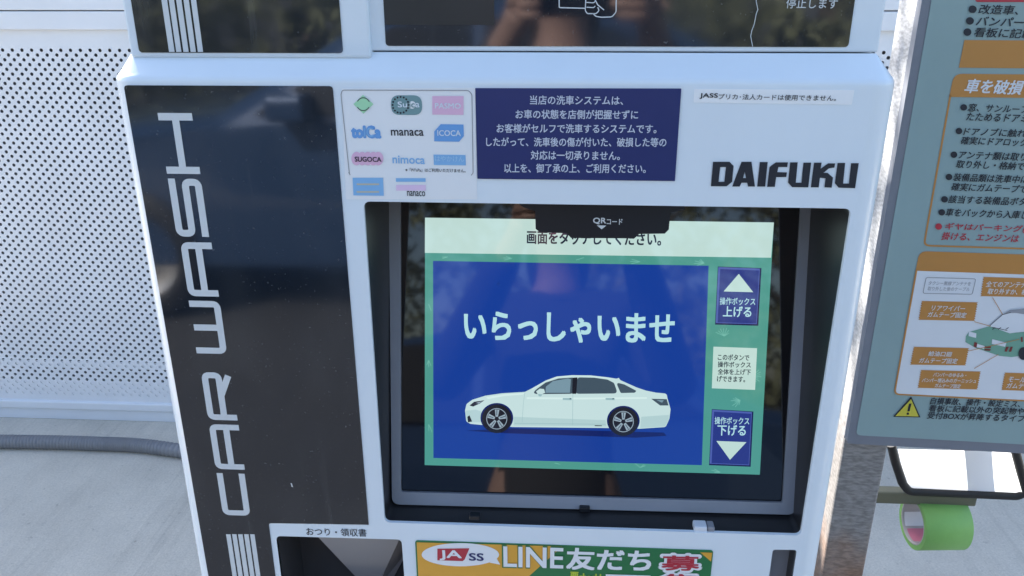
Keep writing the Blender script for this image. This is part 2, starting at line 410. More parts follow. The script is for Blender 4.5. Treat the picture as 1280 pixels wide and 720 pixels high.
PATHS = dict(C=[[(1, 1), (0, 1), (0, 0), (1, 0)]], A=[[(0, 0), (0, 1), (1, 1), (1, 0)], [(0, .42), (1, .42)]],
             R=[[(0, 0), (0, 1), (1, 1), (1, .42), (.1, .42)], [(.52, .42), (1, 0)], [(.14, .42), (0, .42)]], W=[[(0, 1), (0, 0), (1, 0), (1, 1)], [(.5, .95), (.5, 0)]],
             S=[[(0, 0), (1, 0), (1, .5), (0, .5), (0, 1), (1, 1)]], H=[[(0, 0), (0, 1)], [(1, 0), (1, 1)], [(0, .5), (1, .5)]])
for ch_, u1v1, u1v0, u0v1, u0v0 in letters:
    A1, A0, B1, B0 = [FP.uv(q) for q in (u1v1, u1v0, u0v1, u0v0)]
    xt = (A1[0]+B1[0])/2; xb = (A0[0]+B0[0])/2; yt = (A1[1]+A0[1])/2; yb = (B1[1]+B0[1])/2
    W = .0058; hw = W/2
    for i, pth in enumerate(PATHS[ch_]):
        def mp_(u, v): return (xb-hw+(xt-xb+2*hw)*v if True else 0, yb+hw+(yt-yb-2*hw)*u)
        pts = []
        for (u, v) in pth: pts.append(mp_(u, v))
        # free ends run out to the letter's full box
        def ext(p, q):
            d = (V(p)-V(q)).normalized(); return tuple(V(p)+d*hw)
        if ch_ in 'CSHW' or i == 0:
            if i == 0 or ch_ in 'HW':
                if not (ch_ == 'R' and i == 0): pts[-1] = ext(pts[-1], pts[-2]) if not (ch_ in 'W' and i == 1) and not (ch_ == 'H' and i == 2) else pts[-1]
                pts[0] = ext(pts[0], pts[1]) if not (ch_ == 'H' and i == 2) else pts[0]
        stroke(lt, FP, rounded(pts, .0042, 5, set(range(1, len(pts)-1))), W, .0009+.00008*i, 'silverprint')
for a in (283, 290.5, 298, 305.5, 313):
    p = FP.uv((a, 667)); q = FP.uv((a+5.6, 667))
    poly(lt, FP, [p, q, (q[0], .8), (p[0], .8)], .0009, 'silverprint')
lt.build('lettering', fo)
b = MB(); ppx(b, FP, [(363.5, 603), (365.2, 603.5), (366.8, 608.5), (364.8, 607.5)], .0009, 'silverprint'); b.build('paint_chip', fo)

# stickers on the face
st = MB()
rpx(st, FP, [(427, 110.5), (594, 109.5), (596.5, 249), (432.5, 249)], .001, .0004, 'sticker', .0004)
so = st.build('card_logo_sheet', kiosk)
b = MB(); h = .0007
spx(b, FP, [(437, 217), (426.5, 118), (428, 112.5), (586, 113), (590, 118), (591.5, 216), (589, 219)], 1, h, 'grey', r=.003)
spx(b, FP, [(438, 218.5), (436, 215)], 1, h, 'grey')
poly(b, FP, [FP.uv(p) for p in ((454, 118.5), (467, 130), (454.5, 142), (442, 130))], h, 'lgreen')
poly(b, FP, ellipse(FP, (454.5, 130), 8.2, 8.2), h+.0002, 'lgreen')
stroke(b, FP, ellipse(FP, (454.5, 130), 8, 8, 14, .4, 2.7), .0006, h+.0004, 'ink'); stroke(b, FP, ellipse(FP, (454.5, 130), 8, 8, 14, 3.6, 5.8), .0006, h+.0004, 'ink')
rpx(b, FP, [(488.5, 119), (527.5, 119), (528, 143.5), (489.5, 143.5)], .0065, h, 'suica')
for i in range(16):
    t = i/16*2*math.pi; poly(b, FP, ellipse(FP, (501+10*math.cos(t), 131+10*math.sin(t)), 1.3, 1.3, 8), h+.0002, 'ink')
poly(b, FP, ellipse(FP, (515.5, 131), 4.4, 4.8), h+.0002, 'sticker')
text(b, FP, 'Su', (497.5, 130.3), (509, 130.3), 7, h+.0004, 'vpale', .03); text(b, FP, 'ic', (512, 130.6), (518.5, 130.6), 7, h+.0004, 'suica', .03); text(b, FP, 'a', (520, 131.2), (524.5, 131.2), 5.4, h+.0004, 'vpale', .03)
ppx(b, FP, [(540.5, 120), (579.5, 120), (579.5, 143.5), (540.5, 143)], h, 'lpink'); text(b, FP, 'PASMO', (544, 132), (576, 132.3), 6.5, h+.0002, 'vpale', .03)
text(b, FP, 'toICa', (440, 164.5), (475.5, 165), 14, h, 'blue', .07); text(b, FP, 'IC', (455.5, 165), (466.5, 165), 11, h+.0003, 'sky', .02)
text(b, FP, 'manaca', (489, 165.7), (529.5, 166), 7, h, 'ink', .03)
ppx(b, FP, [(551, 155), (579.5, 155.5), (580, 170), (574, 177), (543, 176.5), (543, 164)], h, 'blue'); text(b, FP, 'ICOCA', (547, 166), (576, 166.3), 7, h+.0002, 'vpale', .02)
for cx in (446, 453, 460, 467, 473): poly(b, FP, ellipse(FP, (cx, 198), 6.5, 8.5, 20), h+.00004*(cx-440)/6, 'lpink')
text(b, FP, 'SUGOCA', (444, 198.5), (477, 199), 6, h+.0006, 'ink', .03)
text(b, FP, 'nimoca', (491, 199), (531, 200), 9.5, h, 'sky', .03)
ppx(b, FP, [(542, 193), (582, 193.5), (582.5, 206.5), (542.5, 206)], h, 'sky'); text(b, FP, 'はやかけん', (544, 198), (580, 198.5), 7, h+.0002, 'lsky', .01)
text(b, FP, '※「PiTaPa」はご利用いただけません。', (507, 212), (582, 213.2), 4.6, h, 'ink', .012)
ppx(b, FP, [(441, 222), (479, 222), (480, 244.5), (442, 244)], h, 'sky')
for y in (229, 238.5): ppx(b, FP, [(446, y), (474, y), (474.3, y+2), (446.3, y+2)], h+.0002, 'tan')
ppx(b, FP, [(495, 222.5), (532, 222.5), (532.2, 227), (495.2, 227)], h, 'sky'); ppx(b, FP, [(495.2, 231), (532.3, 231), (532.6, 238), (495.5, 238)], h, 'lrose')
text(b, FP, 'nanaco', (509, 241.5), (531.5, 242), 6.2, h, 'ink', .015)
b.build('card_logos', so)

b = MB(); rpx(b, FP, [(594.2, 110), (851.5, 110.5), (843.5, 226), (597, 223.2)], .0004, .0009, 'navy', .0009); no = b.build('notice_sticker', kiosk)
b = MB()
for s, x0, x1, y in (('当店の洗車システムは、', 662.6, 778.7, 125), ('お車の状態を店側が把握せずに', 644.7, 797.4, 142.7), ('お客様がセルフで洗車するシステムです。', 621, 820.4, 160.3),
                     ('したがって、洗車後の傷が付いた、破損した等の', 608, 832.6, 177.2), ('対応は一切承りません。', 663.6, 774.7, 193.8), ('以上を、御了承の上、ご利用ください。', 630.5, 807, 210)):
    text(b, FP, s, (x0, y-.3), (x1, y+.4), 11.2, .0013, 'paleblue', .016)
b.build('lettering', no)
b = MB(); rpx(b, FP, [(868, 111), (1068, 112.5), (1064.5, 130.8), (867, 128)], .0008, .0004, 'label', .0004); lo = b.build('paper_label', kiosk)
b = MB(); text(b, FP, 'JASS', (874.6, 119.8), (897, 120.1), 7, .0008, 'ink', .03); text(b, FP, 'プリカ･法人カードは使用できません。', (898, 120.6), (1044.8, 122.6), 7, .0008, 'ink', .01); b.build('lettering', lo)

def lp(pts): return [FP.uv((870+x/5.818, 190+y/5.818)) for x, y in pts]
b = MB()
for L in ([[(123, 70), (243, 70), (272, 100), (262, 215), (222, 248), (107, 248)], [(175, 108), (217, 108), (205, 215), (163, 215)]],
          [[(330, 70), (402, 70), (428, 250), (377, 250), (371, 222), (330, 222), (316, 250), (262, 250)], [(354, 142), (362, 188), (341, 188)]],
          [[(463, 72), (520, 72), (502, 250), (444, 250)]],
          [[(545, 98), (580, 74), (667, 74), (662, 108), (598, 108), (590, 145), (660, 147), (655, 181), (582, 181), (572, 252), (516, 252), (533, 110)]],
          [[(683, 74), (738, 74), (724, 222), (765, 222), (780, 76), (836, 76), (815, 256), (697, 254), (668, 222)]],
          [[(857, 76), (912, 76), (905, 120), (960, 81), (1010, 82), (1005, 112), (965, 118), (925, 150), (955, 150), (995, 185), (985, 258), (932, 256), (940, 190), (900, 186), (890, 256), (833, 256)]],
          [[(1028, 78), (1083, 78), (1068, 228), (1110, 228), (1126, 80), (1182, 80), (1155, 262), (1035, 258), (1008, 225)]]):
    vs, fs = fill([lp(s) for s in L]); b.add([FP.xyz(p, .0006) for p in vs], fs, 'ink')
b.build('brand_lettering', kiosk)
b = MB(); text(b, FP, 'おつり・領収書', (383, 664), (458, 665.8), 9.5, .0004, 'ink', .008); b.build('change_lettering', kiosk)

# campaign sticker at the bottom
zs = .86
qTL, qTR = FP.uv((519, 675)), FP.uv((891.5, 687.5))
q = [qTL, qTR, (FP.uv((888, 720))[0], zs-.01), (FP.uv((521, 720))[0], zs)]
b = MB(); poly(b, FP, rounded(q, .003), .0008, 'linegreen', .0008); co = b.build('campaign_sticker', kiosk)
b = MB(); A = FP.uv((521, 677)); B = FP.uv((703, 682)); C_ = FP.uv((675, 707))
sx = (B[0]-C_[0])/(B[1]-C_[1]); xz = B[0]-(B[1]-zs-.003)*sx
poly(b, FP, [A, B, (xz, zs+.003), (FP.uv((523, 720))[0], zs+.003)], .0011, 'lineyellow')
poly(b, FP, [FP.uv(p) for p in ((875, 689.5), (890, 690), (888.5, 701))], .0011, 'lineyellow')
bub = ellipse(FP, (575.5, 692.3), 48.5, 14.6, 40)
poly(b, FP, bub, .0013, 'sticker'); poly(b, FP, [FP.uv(p) for p in ((612, 702), (621, 697), (625.5, 704.6))], .0014, 'sticker')
ppx(b, FP, [(547, 684.5), (587, 684), (581, 698), (578.5, 700), (547, 699)], .0016, 'red')
text(b, FP, 'JA', (550, 692.3), (577, 692.8), 12, .0019, 'sticker', .035); text(b, FP, 'SS', (586.7, 694.7), (604.5, 695.2), 9, .0016, 'navy', .035)
text(b, FP, 'LINE', (628.6, 694.2), (705, 696.5), 27, .0015, 'linegreen', .035); text(b, FP, 'LINE', (630, 694.2), (703.6, 696.4), 24.5, .0018, 'sticker', .025)
text(b, FP, '友だち', (708.5, 697), (813, 699.8), 26, .0015, 'sticker', .035)
text(b, FP, '募', (824.5, 702), (876, 703), 21.5, .0015, 'sticker', .075); text(b, FP, '募', (827, 702), (873.5, 703), 18, .0018, 'red', .03)
text(b, FP, '集', (824, 725), (875, 726), 21.5, .0015, 'sticker', .075); text(b, FP, '集', (826, 725), (873, 726), 18, .0018, 'red', .03)
text(b, FP, '要check!', (713, 719), (751, 720.5), 11, .0015, 'lime', .03)
ppx(b, FP, [(757, 716.5), (813, 718), (812, 732), (757, 731)], .0015, 'sticker')
b.build('campaign_print', co)

# change tray and side slot
b = MB(); rim(ch, .06, 'smoke', b)
cx0, cx1, cz0, cz1 = ch[0][0], FP.uv((502, 674))[0], .90, FP.uv((345, 670))[1]
b.add([(cx0-.002, .06, cz0-.002), (cx1+.002, .06, cz0-.002), (cx1+.002, .06, cz1+.002), (cx0-.002, .06, cz1+.002)], [[0, 1, 2, 3]], 'smoke')
mx_ = cx0+(cx1-cx0)*.42; rx_ = cx0+(cx1-cx0)*.62
b.add([(mx_-.018, .012, cz1-.004), (rx_, .012, cz1-.004), (rx_+.004, .05, cz0), (mx_+.02, .05, cz0), (cx1-.004, .012, cz1-.006), (cx1-.004, .05, cz1-.05), (cx1-.03, .055, cz0)],
      [[0, 3, 2, 1], [1, 2, 6, 5, 4]], 'greypart')
b.add([(cx1-.026, .010, cz1-.001), (cx1-.003, .010, cz1-.001), (cx1-.003, .010, cz1-.006), (cx1-.026, .010, cz1-.006)], [[0, 3, 2, 1]], 'bezel')
b.build('change_tray', kiosk)
b = MB(); rim(sl, .02, 'liner', b); sx0, sx1 = FP.uv((966, 687))[0], FP.uv((996, 687))[0]
b.add([(sx0-.001, .018, .915), (sx1+.001, .018, .915), (sx1+.001, .018, sl[0][1]+.01), (sx0-.001, .018, sl[0][1]+.01)], [[0, 1, 2, 3]], 'bezel')
box(b, (sx0+.0005, .004, .95), (sx0+.004, .016, .972), 'greypart', .001)
b.build('side_slot', kiosk)

# screen recess
T = rad(14); SP = Plane((0.04, .03, 1.026), (0, -math.cos(T), math.sin(T)))
b = MB(); n = len(rec)
back = []
for p in rec:   # straight back until it meets the tilted screen plane
    y = .03 + (p[1]-1.026)*math.tan(T)+.006; back.append((p[0], y, p[1]))
fr = [FP.xyz(p, -.0034) for p in rec]
b.add(fr+back, [[i, (i+1) % n, (i+1) % n+n, i+n] for i in range(n)], 'liner')
b.add(back, [list(range(n))], 'liner')
b.build('screen_recess', kiosk)
BZ = SP
bo = [BZ.uv(p) for p in ((487, 246), (1016.5, 249), (992.5, 641.5), (491, 628.5))]
bi = [BZ.uv(p) for p in ((501.5, 250), (1000, 253), (977, 626.5), (502, 613))]
b = MB(); ro = rounded(bo, .008, 6, {2, 3}); ri = rounded(bi, .002, 6, {2, 3})
vs, fs = fill([ro, ri]); b.add([SP.xyz(p, .004) for p in vs], fs, 'bezel')
for lpn, sgn in ((ro, 1), (ri, -1)):
    k = len(lpn); b.add([SP.xyz(p, .004) for p in lpn]+[SP.xyz(p, -.006) for p in lpn], [[i, (i+1) % k, (i+1) % k+k, i+k] for i in range(k)], 'bezel')
b.build('screen_bezel', kiosk)
disp = MB()
poly(disp, SP, bi, .0005, 'glass')
dob = disp.build('touch_screen', kiosk)
b = MB(); h = .0008
ppx(b, SP, [(531.5, 272), (967, 278), (949.5, 593), (531, 581)], h, 's_teal')
rng = random.Random(3)
pat = b
for cx, cy in [(x, y) for x, y in ((560, 321), (640, 323), (720, 325), (800, 327), (880, 329), (940, 345), (905, 420), (940, 470), (925, 500), (900, 590), (955, 420), (536, 450), (536, 380), (536, 530), (700, 580), (800, 584))]:
    a0 = rng.uniform(0, 6.28)
    for k in range(7):
        a = a0+k*.32; l = rng.uniform(7, 13)
        e = (cx+l*math.cos(a), cy+l*math.sin(a)*.8)
        if e[1] < 318+(e[0]-531)*.014+1 or e[0] < 533 or (541 < e[0] < 886 and e[1] > 326+(e[0]-541)*.02 and e[1] < 572+(e[0]-541)*.025): continue
        if e[0] > 960-(e[1]-320)*.05 or e[1] > 582+(e[0]-531)*.026: continue
        spx(pat, SP, [(cx, cy), e], .8, h+.00015, 's_leaf')
ppx(b, SP, [(531.5, 272), (967, 278), (963.5, 322), (531.3, 316)], h+.0003, 's_white')
ppx(b, SP, [(541.5, 326), (885.5, 332), (877, 581), (542, 572)], h+.0003, 's_blue')
text(b, SP, '画面をタッチしてください。', (659, 296.5), (826, 299), 16, h+.0006, 's_ink', .028)
text(b, SP, 'いらっしゃいませ', (581, 407), (842, 411), 36, h+.0006, 's_text', .03)
b.build('screen_picture', dob)
def button(name, q, tri, t1, y1, t2, y2, xl, xr):
    b = MB(); ppx(b, SP, q, h+.0003, 's_btnlo')
    c = [(sum(p[0] for p in q)/4, sum(p[1] for p in q)/4)]*4
    def sh_(k, dx=0, dy=0): return [(p[0]+(cc[0]-p[0])*k+dx, p[1]+(cc[1]-p[1])*k*.75+dy) for p, cc in zip(q, c)]
    ppx(b, SP, sh_(.05, -.7, -.7), h+.0005, 's_btnhi'); ppx(b, SP, sh_(.11), h+.0007, 's_btn')
    ppx(b, SP, tri, h+.0009, 's_white')
    text(b, SP, t1, (xl, y1), (xr, y1+.8), 9, h+.0009, 's_text', .012); text(b, SP, t2, ((xl+xr)/2-18, y2), ((xl+xr)/2+17, y2+.6), 13, h+.0009, 's_text', .02)
    b.build(name, dob)
button('screen_button', [(897, 333), (951.5, 335), (947.5, 407), (893.5, 405.5)], [(923, 342), (941, 365), (904, 364)], '操作ボックス', 376, '上げる', 389, 899.5, 943.5)
button('screen_button', [(889.5, 511), (941.5, 514), (938, 583), (886, 581)], [(895, 550.5), (932.5, 552), (912, 574)], '操作ボックス', 525, '下げる', 537, 893, 936)
b = MB(); ppx(b, SP, [(891.5, 433), (946, 435), (943.5, 487), (889.5, 485)], h+.0003, 's_white')
for s, y, x0, x1 in (('このボタンで', 446, 897, 936), ('操作ボックス', 455, 897, 938), ('全体を上げ下', 464, 897, 938), ('げできます。', 473, 896, 931)):
    text(b, SP, s, (x0, y), (x1, y+.8), 7.2, h+.0006, 's_ink', .022)
b.build('screen_caption', dob)
# white car picture on the screen
def cp(pts): return [(560+x/4.267, 450+y/4.267) for x, y in pts]
b = MB(); h2 = h+.0006
ppx(b, SP, cp([(95, 375), (340, 362), (1150, 385), (1165, 402), (1000, 412), (300, 388)]), h2, 's_shadow')
body = [(92, 265), (100, 232), (130, 210), (200, 188), (290, 175), (410, 168), (450, 148), (520, 108), (580, 86), (660, 79), (760, 80), (850, 90), (900, 98), (910, 92), (918, 105), (960, 124), (1005, 144), (1055, 161), (1110, 172), (1165, 177), (1170, 205), (1186, 260),
        (1180, 310), (1160, 355), (1020, 364), (840, 360), (350, 355), (190, 345), (120, 338), (98, 325)]
rpx(b, SP, cp(body), .003, h2+.0002, 's_car', k=4)
rpx(b, SP, cp([(436, 180), (520, 118), (590, 96), (680, 90), (665, 178)]), .003, h2+.0004, 's_win'); ppx(b, SP, cp([(560, 110), (640, 96), (655, 100), (650, 172), (520, 172), (522, 140)]), h2+.0005, 's_win2')
rpx(b, SP, cp([(690, 90), (780, 92), (850, 102), (885, 120), (905, 176), (680, 178)]), .003, h2+.0004, 's_win'); rpx(b, SP, cp([(895, 116), (940, 128), (1005, 162), (995, 172), (920, 174)]), .002, h2+.0004, 's_win')
ppx(b, SP, cp([(350, 300), (500, 306), (840, 318), (845, 352), (350, 347)]), h2+.0003, 's_carmid')
ppx(b, SP, cp([(96, 268), (150, 262), (185, 275), (172, 300), (176, 330), (120, 330), (100, 318)]), h2+.0003, 's_carmid')
ppx(b, SP, cp([(1030, 300), (1178, 290), (1176, 315), (1158, 352), (1024, 360)]), h2+.0003, 's_carmid')
ppx(b, SP, cp([(204, 196), (300, 180), (410, 174), (400, 182), (300, 190), (215, 206)]), h2+.00035, 's_carhi')
ppx(b, SP, cp([(450, 156), (520, 114), (582, 92), (660, 85), (760, 86), (850, 96), (900, 104), (850, 92), (760, 81), (660, 80), (580, 87), (520, 109), (448, 150)]), h2+.00045, 's_carhi')
ppx(b, SP, cp([(420, 196), (700, 198), (1060, 196), (1060, 204), (700, 208), (420, 206)]), h2+.00035, 's_carhi')
ppx(b, SP, cp([(664, 92), (690, 90), (684, 178), (662, 178)]), h2+.0005, 's_tyre')
ppx(b, SP, cp([(470, 165), (490, 150), (512, 152), (518, 172), (500, 180), (478, 178)]), h2+.0006, 's_car')
ppx(b, SP, cp([(480, 178), (505, 180), (495, 192), (484, 190)]), h2+.0006, 's_carlo')
ppx(b, SP, cp([(116, 240), (140, 220), (195, 212), (170, 230), (135, 246)]), h2+.0004, 's_tyre'); ppx(b, SP, cp([(150, 226), (185, 216), (165, 230)]), h2+.0005, 's_rim')
ppx(b, SP, cp([(1082, 204), (1165, 206), (1175, 240), (1130, 240)]), h2+.0004, 's_win'); ppx(b, SP, cp([(1110, 210), (1150, 212), (1140, 225)]), h2+.0005, 's_win2')
ppx(b, SP, cp([(104, 300), (116, 292), (130, 325), (108, 330)]), h2+.0004, 's_tyre')
spx(b, SP, cp([(666, 180), (664, 345)]), .5, h2+.0004, 's_carlo'); spx(b, SP, cp([(355, 335), (840, 340)]), .7, h2+.0004, 's_carlo')
spx(b, SP, cp([(410, 172), (402, 230), (396, 330)]), .4, h2+.0004, 's_carlo')
for x in (612, 840): ppx(b, SP, cp([(x, 200), (x+48, 200), (x+48, 212), (x, 210)]), h2+.0004, 's_carlo'); ppx(b, SP, cp([(x+36, 200), (x+46, 203), (x+38, 209)]), h2+.0005, 's_win')
ppx(b, SP, cp([(780, 345), (820, 346), (820, 350), (785, 350)]), h2+.0004, 's_tyre')
for wx, wy in ((261, 310), (934, 325)):
    c = (560+wx/4.267, 450+wy/4.267)
    poly(b, SP, ellipse(SP, (c[0], c[1]-1), 20.5, 18.6, 40), h2+.0005, 's_shadow')
    poly(b, SP, ellipse(SP, c, 18.6, 18, 40), h2+.0007, 's_tyre')
    stroke(b, SP, ellipse(SP, c, 12.6, 12.8, 36), .0007, h2+.0009, 's_rim', True)
    for k in range(5):
        a = math.pi/2+k*2*math.pi/5
        p = lambda r, da: (c[0]+r*math.cos(a+da), c[1]-r*math.sin(a+da))
        ppx(b, SP, [p(3, -.5), p(11.8, -.28), p(11.8, .2), p(3, .5)], h2+.001+k*.00003, 's_rim')
        ppx(b, SP, [p(4.5, -.1), p(11, -.07), p(11, .03), p(4.5, .1)], h2+.0012, 's_win')
b.build('car_picture', dob)

# reader hood over the top of the screen
HP = Plane((0, .014, 0), (0, -1, 0))
b = MB()
hood = [(648, 246), (856, 246), (856, 262), (838, 266), (836, 287), (831, 292), (799, 292.5), (793, 298), (714, 297.5), (708, 291.5), (675, 290.5), (669.5, 286), (669, 264), (654, 259), (648, 254)]
poly(b, HP, [(u, min(v, 1.336)) for u, v in [HP.uv(p) for p in hood]], 0, 'hood', .003)
ho = b.build('reader_hood', kiosk)
b = MB(); text(b, HP, 'QR', (741.5, 276), (757.5, 276.3), 8, .0003, 'silverprint', .03); text(b, HP, 'コード', (758.5, 277), (778, 277.2), 7, .0003, 'silverprint', .02)
ppx(b, HP, [(746, 281.5), (758, 281.8), (752, 286.5)], .0003, 'silverprint'); b.build('lettering', ho)
b = MB(); p = FP.uv((868, 662)); box(b, (p[0], .001, p[1]-.0045), (p[0]+.012, .012, p[1]+.0022), 'wall', .0012); box(b, (p[0]+.0125, .0015, p[1]-.0045), (p[0]+.019, .012, p[1]+.0018), 'greypart', .0012); b.build('white_clip', kiosk)
for px_ in (724, 586):
    b = MB(); p = SP.world((px_, 633)) if px_ == 724 else FP.world((px_, 652)); y = p.y-.008 if px_ == 724 else .003
    box(b, (p.x, y, p.z-.001), (p.x+.010, y+.008, p.z+.004), 'hood', .001); b.build('black_clip', kiosk)

# upper cabinets
b = MB()
UL = Plane((0, .0125, 0), (0, -1, 0)); UR = Plane((0, .0185, 0), (0, -1, 0))
xa = UL.uv((163, 70))[0]; xb_ = UL.uv((464, 75))[0]; zb_ = UL.uv((320, 72.5))[1]
box(b, (xa, .0125, zb_), (xb_, .30, 1.82), 'white', .0022); uo = b.build('upper_left_cabinet', kiosk); uo.name = 'coin_cabinet'
b = MB(); q = [UL.uv((172, 60)), UL.uv((428.5, 60))]; zl_ = UL.uv((300, 66))[1]
poly(b, UL, rounded([(q[0][0]+.001, zl_), (q[1][0], zl_), (q[1][0], 1.78), (q[0][0]+.001, 1.78)], .003), .0006, 'film', .0005)
fo = b.build('black_panel', uo)
b = MB()
for a, c in ((212, 219), (221, 227.5), (230, 236.5), (239, 245.5), (248, 254.5)):
    p, q_ = UL.uv((a, 65)), UL.uv((c, 65)); poly(b, UL, [(p[0], zl_+.0006), (q_[0], zl_+.0006), (q_[0], 1.7), (p[0], 1.7)], .0009, 'silverprint')
b.build('stripes', fo)
b = MB(); xc = UR.uv((1097.6, 67))[0]; zr = UR.uv((800, 64.5))[1]
box(b, (xb_-.002, .0185, zr), (xc, .295, 1.82), 'white', .0015); uo = b.build('upper_right_cabinet', kiosk); uo.name = 'reader_cabinet'
b = MB(); pl_, pr_ = UR.uv((481.5, 40))[0], UR.uv((1060, 59))[0]; zp = UR.uv((770, 58))[1]
poly(b, UR, rounded([(pl_, zp), (pr_, zp), (pr_, 1.78), (pl_, 1.78)], .003), .0006, 'film', .0005); fo = b.build('black_panel', uo)
b = MB(); p1 = UR.uv((618, 31)); p0 = UR.uv((482, 31))
poly(b, UR, [(p0[0], p0[1]), (p1[0], p1[1]), (p1[0], 1.7), (p0[0], 1.7)], .0016, 'liner', .001); b.build('card_reader', fo)
b = MB(); hh = .0009; w_ = 1.3
spx(b, UR, [(699, -40), (699, 9.5), (731, 10.3)], w_, hh, 'silverprint', r=.001)
spx(b, UR, [(732.5, -8), (731.5, 13), (734, 17), (745, 17), (749, 13), (747, 9)], w_, hh, 'silverprint', r=.002)
spx(b, UR, [(741, 17), (745, 20.5), (752, 21.5), (765, 21), (770, 15), (770.5, -30)], w_, hh, 'silverprint', r=.003)
spx(b, UR, [(742, -4), (747, 6), (755, 12.5)], w_, hh, 'silverprint', r=.003)
for y in (3, 9): spx(b, UR, [(733, y), (742, y+.5), (744, y-1.5)], w_*.9, hh, 'silverprint', r=.001)
b.build('hand_icon', fo)
b = MB(); text(b, UR, '停止します', (982.5, 4), (1046.5, 4.6), 12.5, hh, 'silverprint', .006); b.build('lettering', fo)
b = MB(); spx(b, UR, [(944, -20), (945, 2), (947, 12), (945, 17), (942.5, 30), (939.5, 38), (938, 45), (939.5, 53), (940.5, 58)], .9, hh, 'silverprint'); b.build('cable_reflection', fo)  # reflection of a cable, drawn on the panel as a pale wavy line

# ------------------------------------------------------------------ sign board at the right
SY = rad(3.3)
sx_ax = V((math.cos(SY), -math.sin(SY), 0)); sn = V((-math.sin(SY), -math.cos(SY), 0))
tmp = Plane((.4, .2, 1.2), (0, -1, 0)).world((1099, 315))
SG = Plane(tmp, sn, sx_ax)
sign = thing('information_sign', (SG.p.x+.3, SG.p.y, 0), 'teal and orange instruction sign on a galvanised post right of the kiosk', 'sign')
ul = SG.uv((1099, 315))[0]; vb = SG.uv((1062, 554.5))[1]; W_, VT = .62, SG.uv((1140, -130))[1]
b = MB(); poly(b, SG, rounded([(ul, vb), (ul+W_, vb), (ul+W_, VT), (ul, VT)], .004), 0, 'frame', .012)
b.add([SG.xyz(q, -.012) for q in ((ul, vb), (ul, VT), (ul+W_, VT), (ul+W_, vb))], [[0, 1, 2, 3]], 'frame'); b.build('sign_frame', sign)
ui = SG.uv((1109.5, 315))[0]; vi = SG.uv((1069, 543.5))[1]
b = MB(); poly(b, SG, rounded([(ui, vi), (ul+W_-.01, vi), (ul+W_-.01, VT-.01), (ui, VT-.01)], .006), .0006, 'teal', .0005); board = b.build('sign_board', sign)
XR = ul+W_-.03
def qr(xl0, y0, xl1, y1): # left edge from (xl0,y0) to (xl1,y1) px, running right past the picture edge
    a, c = SG.uv((xl0, y0)), SG.uv((xl1, y1)); return a, c
b = MB(); g1 = .001
a, c = qr(1221, -14, 1218, 2.5); poly(b, SG, rounded([c, (XR, c[1]), (XR, a[1]), a], .003), g1, 'red')
a, c = qr(1205, 50, 1198, 84.5); poly(b, SG, [c, (XR, c[1]), (XR, a[1]), a], g1, 'orange')
a, c = qr(1192, 92, 1186, 121); poly(b, SG, rounded([c, (XR, c[1]), (XR, a[1]), a], .008, 6, {3}), g1, 'orange')
a2 = SG.uv((1188, 112)); c2 = SG.uv((1153.5, 306.5)); xm = (a[0]+c2[0])/2
stroke(b, SG, rounded([(c[0]+.0008, c[1]+.002), (c2[0]+.0008, c2[1]), (XR, c2[1])], .006, 6, {1}), .0018, g1, 'orange')
a, c = qr(1149, 313.5, 1144, 338); la, lc = a, c
poly(b, SG, rounded([c, (XR, c[1]), (XR, a[1]), a], .008, 6, {3}), g1, 'orange')
d = SG.uv((1116.5, 492)); poly(b, SG, rounded([(d[0], d[1]), (XR, d[1]), (XR, c[1]), (c[0], c[1])], .006, 6, {0}), g1+.0001, 'swhite')
stroke(b, SG, rounded([(lc[0]+.0008, lc[1]+.001), (d[0]+.0008, d[1]), (XR, d[1])], .006, 6, {1}), .0018, g1+.0003, 'orange')
b.build('printed_panels', board)
b = MB(); g2 = .0015
def row(bul, s, x0, x1, y, hpx, m='ink', sh=.1, slope=.035, r=4.2, bold=.016):
    if bul: poly(b, SG, ellipse(SG, bul, r, r*.95, 20), g2, m)
    text(b, SG, s, (x0, y-(x1-x0)*slope/2+.6), (x1, y+(x1-x0)*slope/2+.6), hpx, g2, m, bold, sh)
row((1215, 11.5), '改造車、', 1223.5, 1273, 11.5, 11.5, r=5); row((1211.6, 26), 'バンパーが', 1220.5, 1296, 26.5, 11.5, r=5); row((1208.5, 40), '看板に記載', 1217.5, 1291, 40.6, 11.5, r=5)
row(None, '車を破損さ', 1207, 1294, 108, 17, 'swhite', .15, bold=.024)
for bu, s, x0, x1, y in (((1204, 134), '窓、サンルーフ', 1210, 1284, 134.6), (None, 'たためるドアミ', 1208, 1283.5, 146), ((1198, 163.5), 'ドアノブに触れ', 1204.7, 1282, 164.6), (None, '確実にドアロック', 1201, 1283, 176),
                         ((1191.7, 193), 'アンテナ類は取り', 1198, 1282, 194), (None, '取り外し・格納で', 1195, 1280, 205.5), ((1185.5, 220.8), '装備品類は洗車中に', 1191.5, 1284, 222), (None, '確実にガムテープで', 1189, 1283, 234),
                         ((1180, 248.7), '該当する装備品ボタ', 1185.5, 1282, 249.6), ((1176.6, 265), '車をバックから入庫し', 1182, 1284, 266)):
    row(bu, s, x0, x1, y, 9.6)
row((1172.6, 282.7), 'ギヤはパーキング(', 1181, 1281, 284, 9.6, 'red'); row(None, '掛ける、エンジンは「', 1177, 1284, 295.7, 9.6, 'red')
for s, x0, y in (('自損事故、操作・設定ミス、ガ', 1163, 502), ('看板に記載以外の突起物や装', 1161, 511), ('受付BOXが昇降するタイプに', 1159, 520)):
    row(None, s, x0, 1290, y, 8.4, 'ink', .1)
b.build('lettering', board)
b = MB()
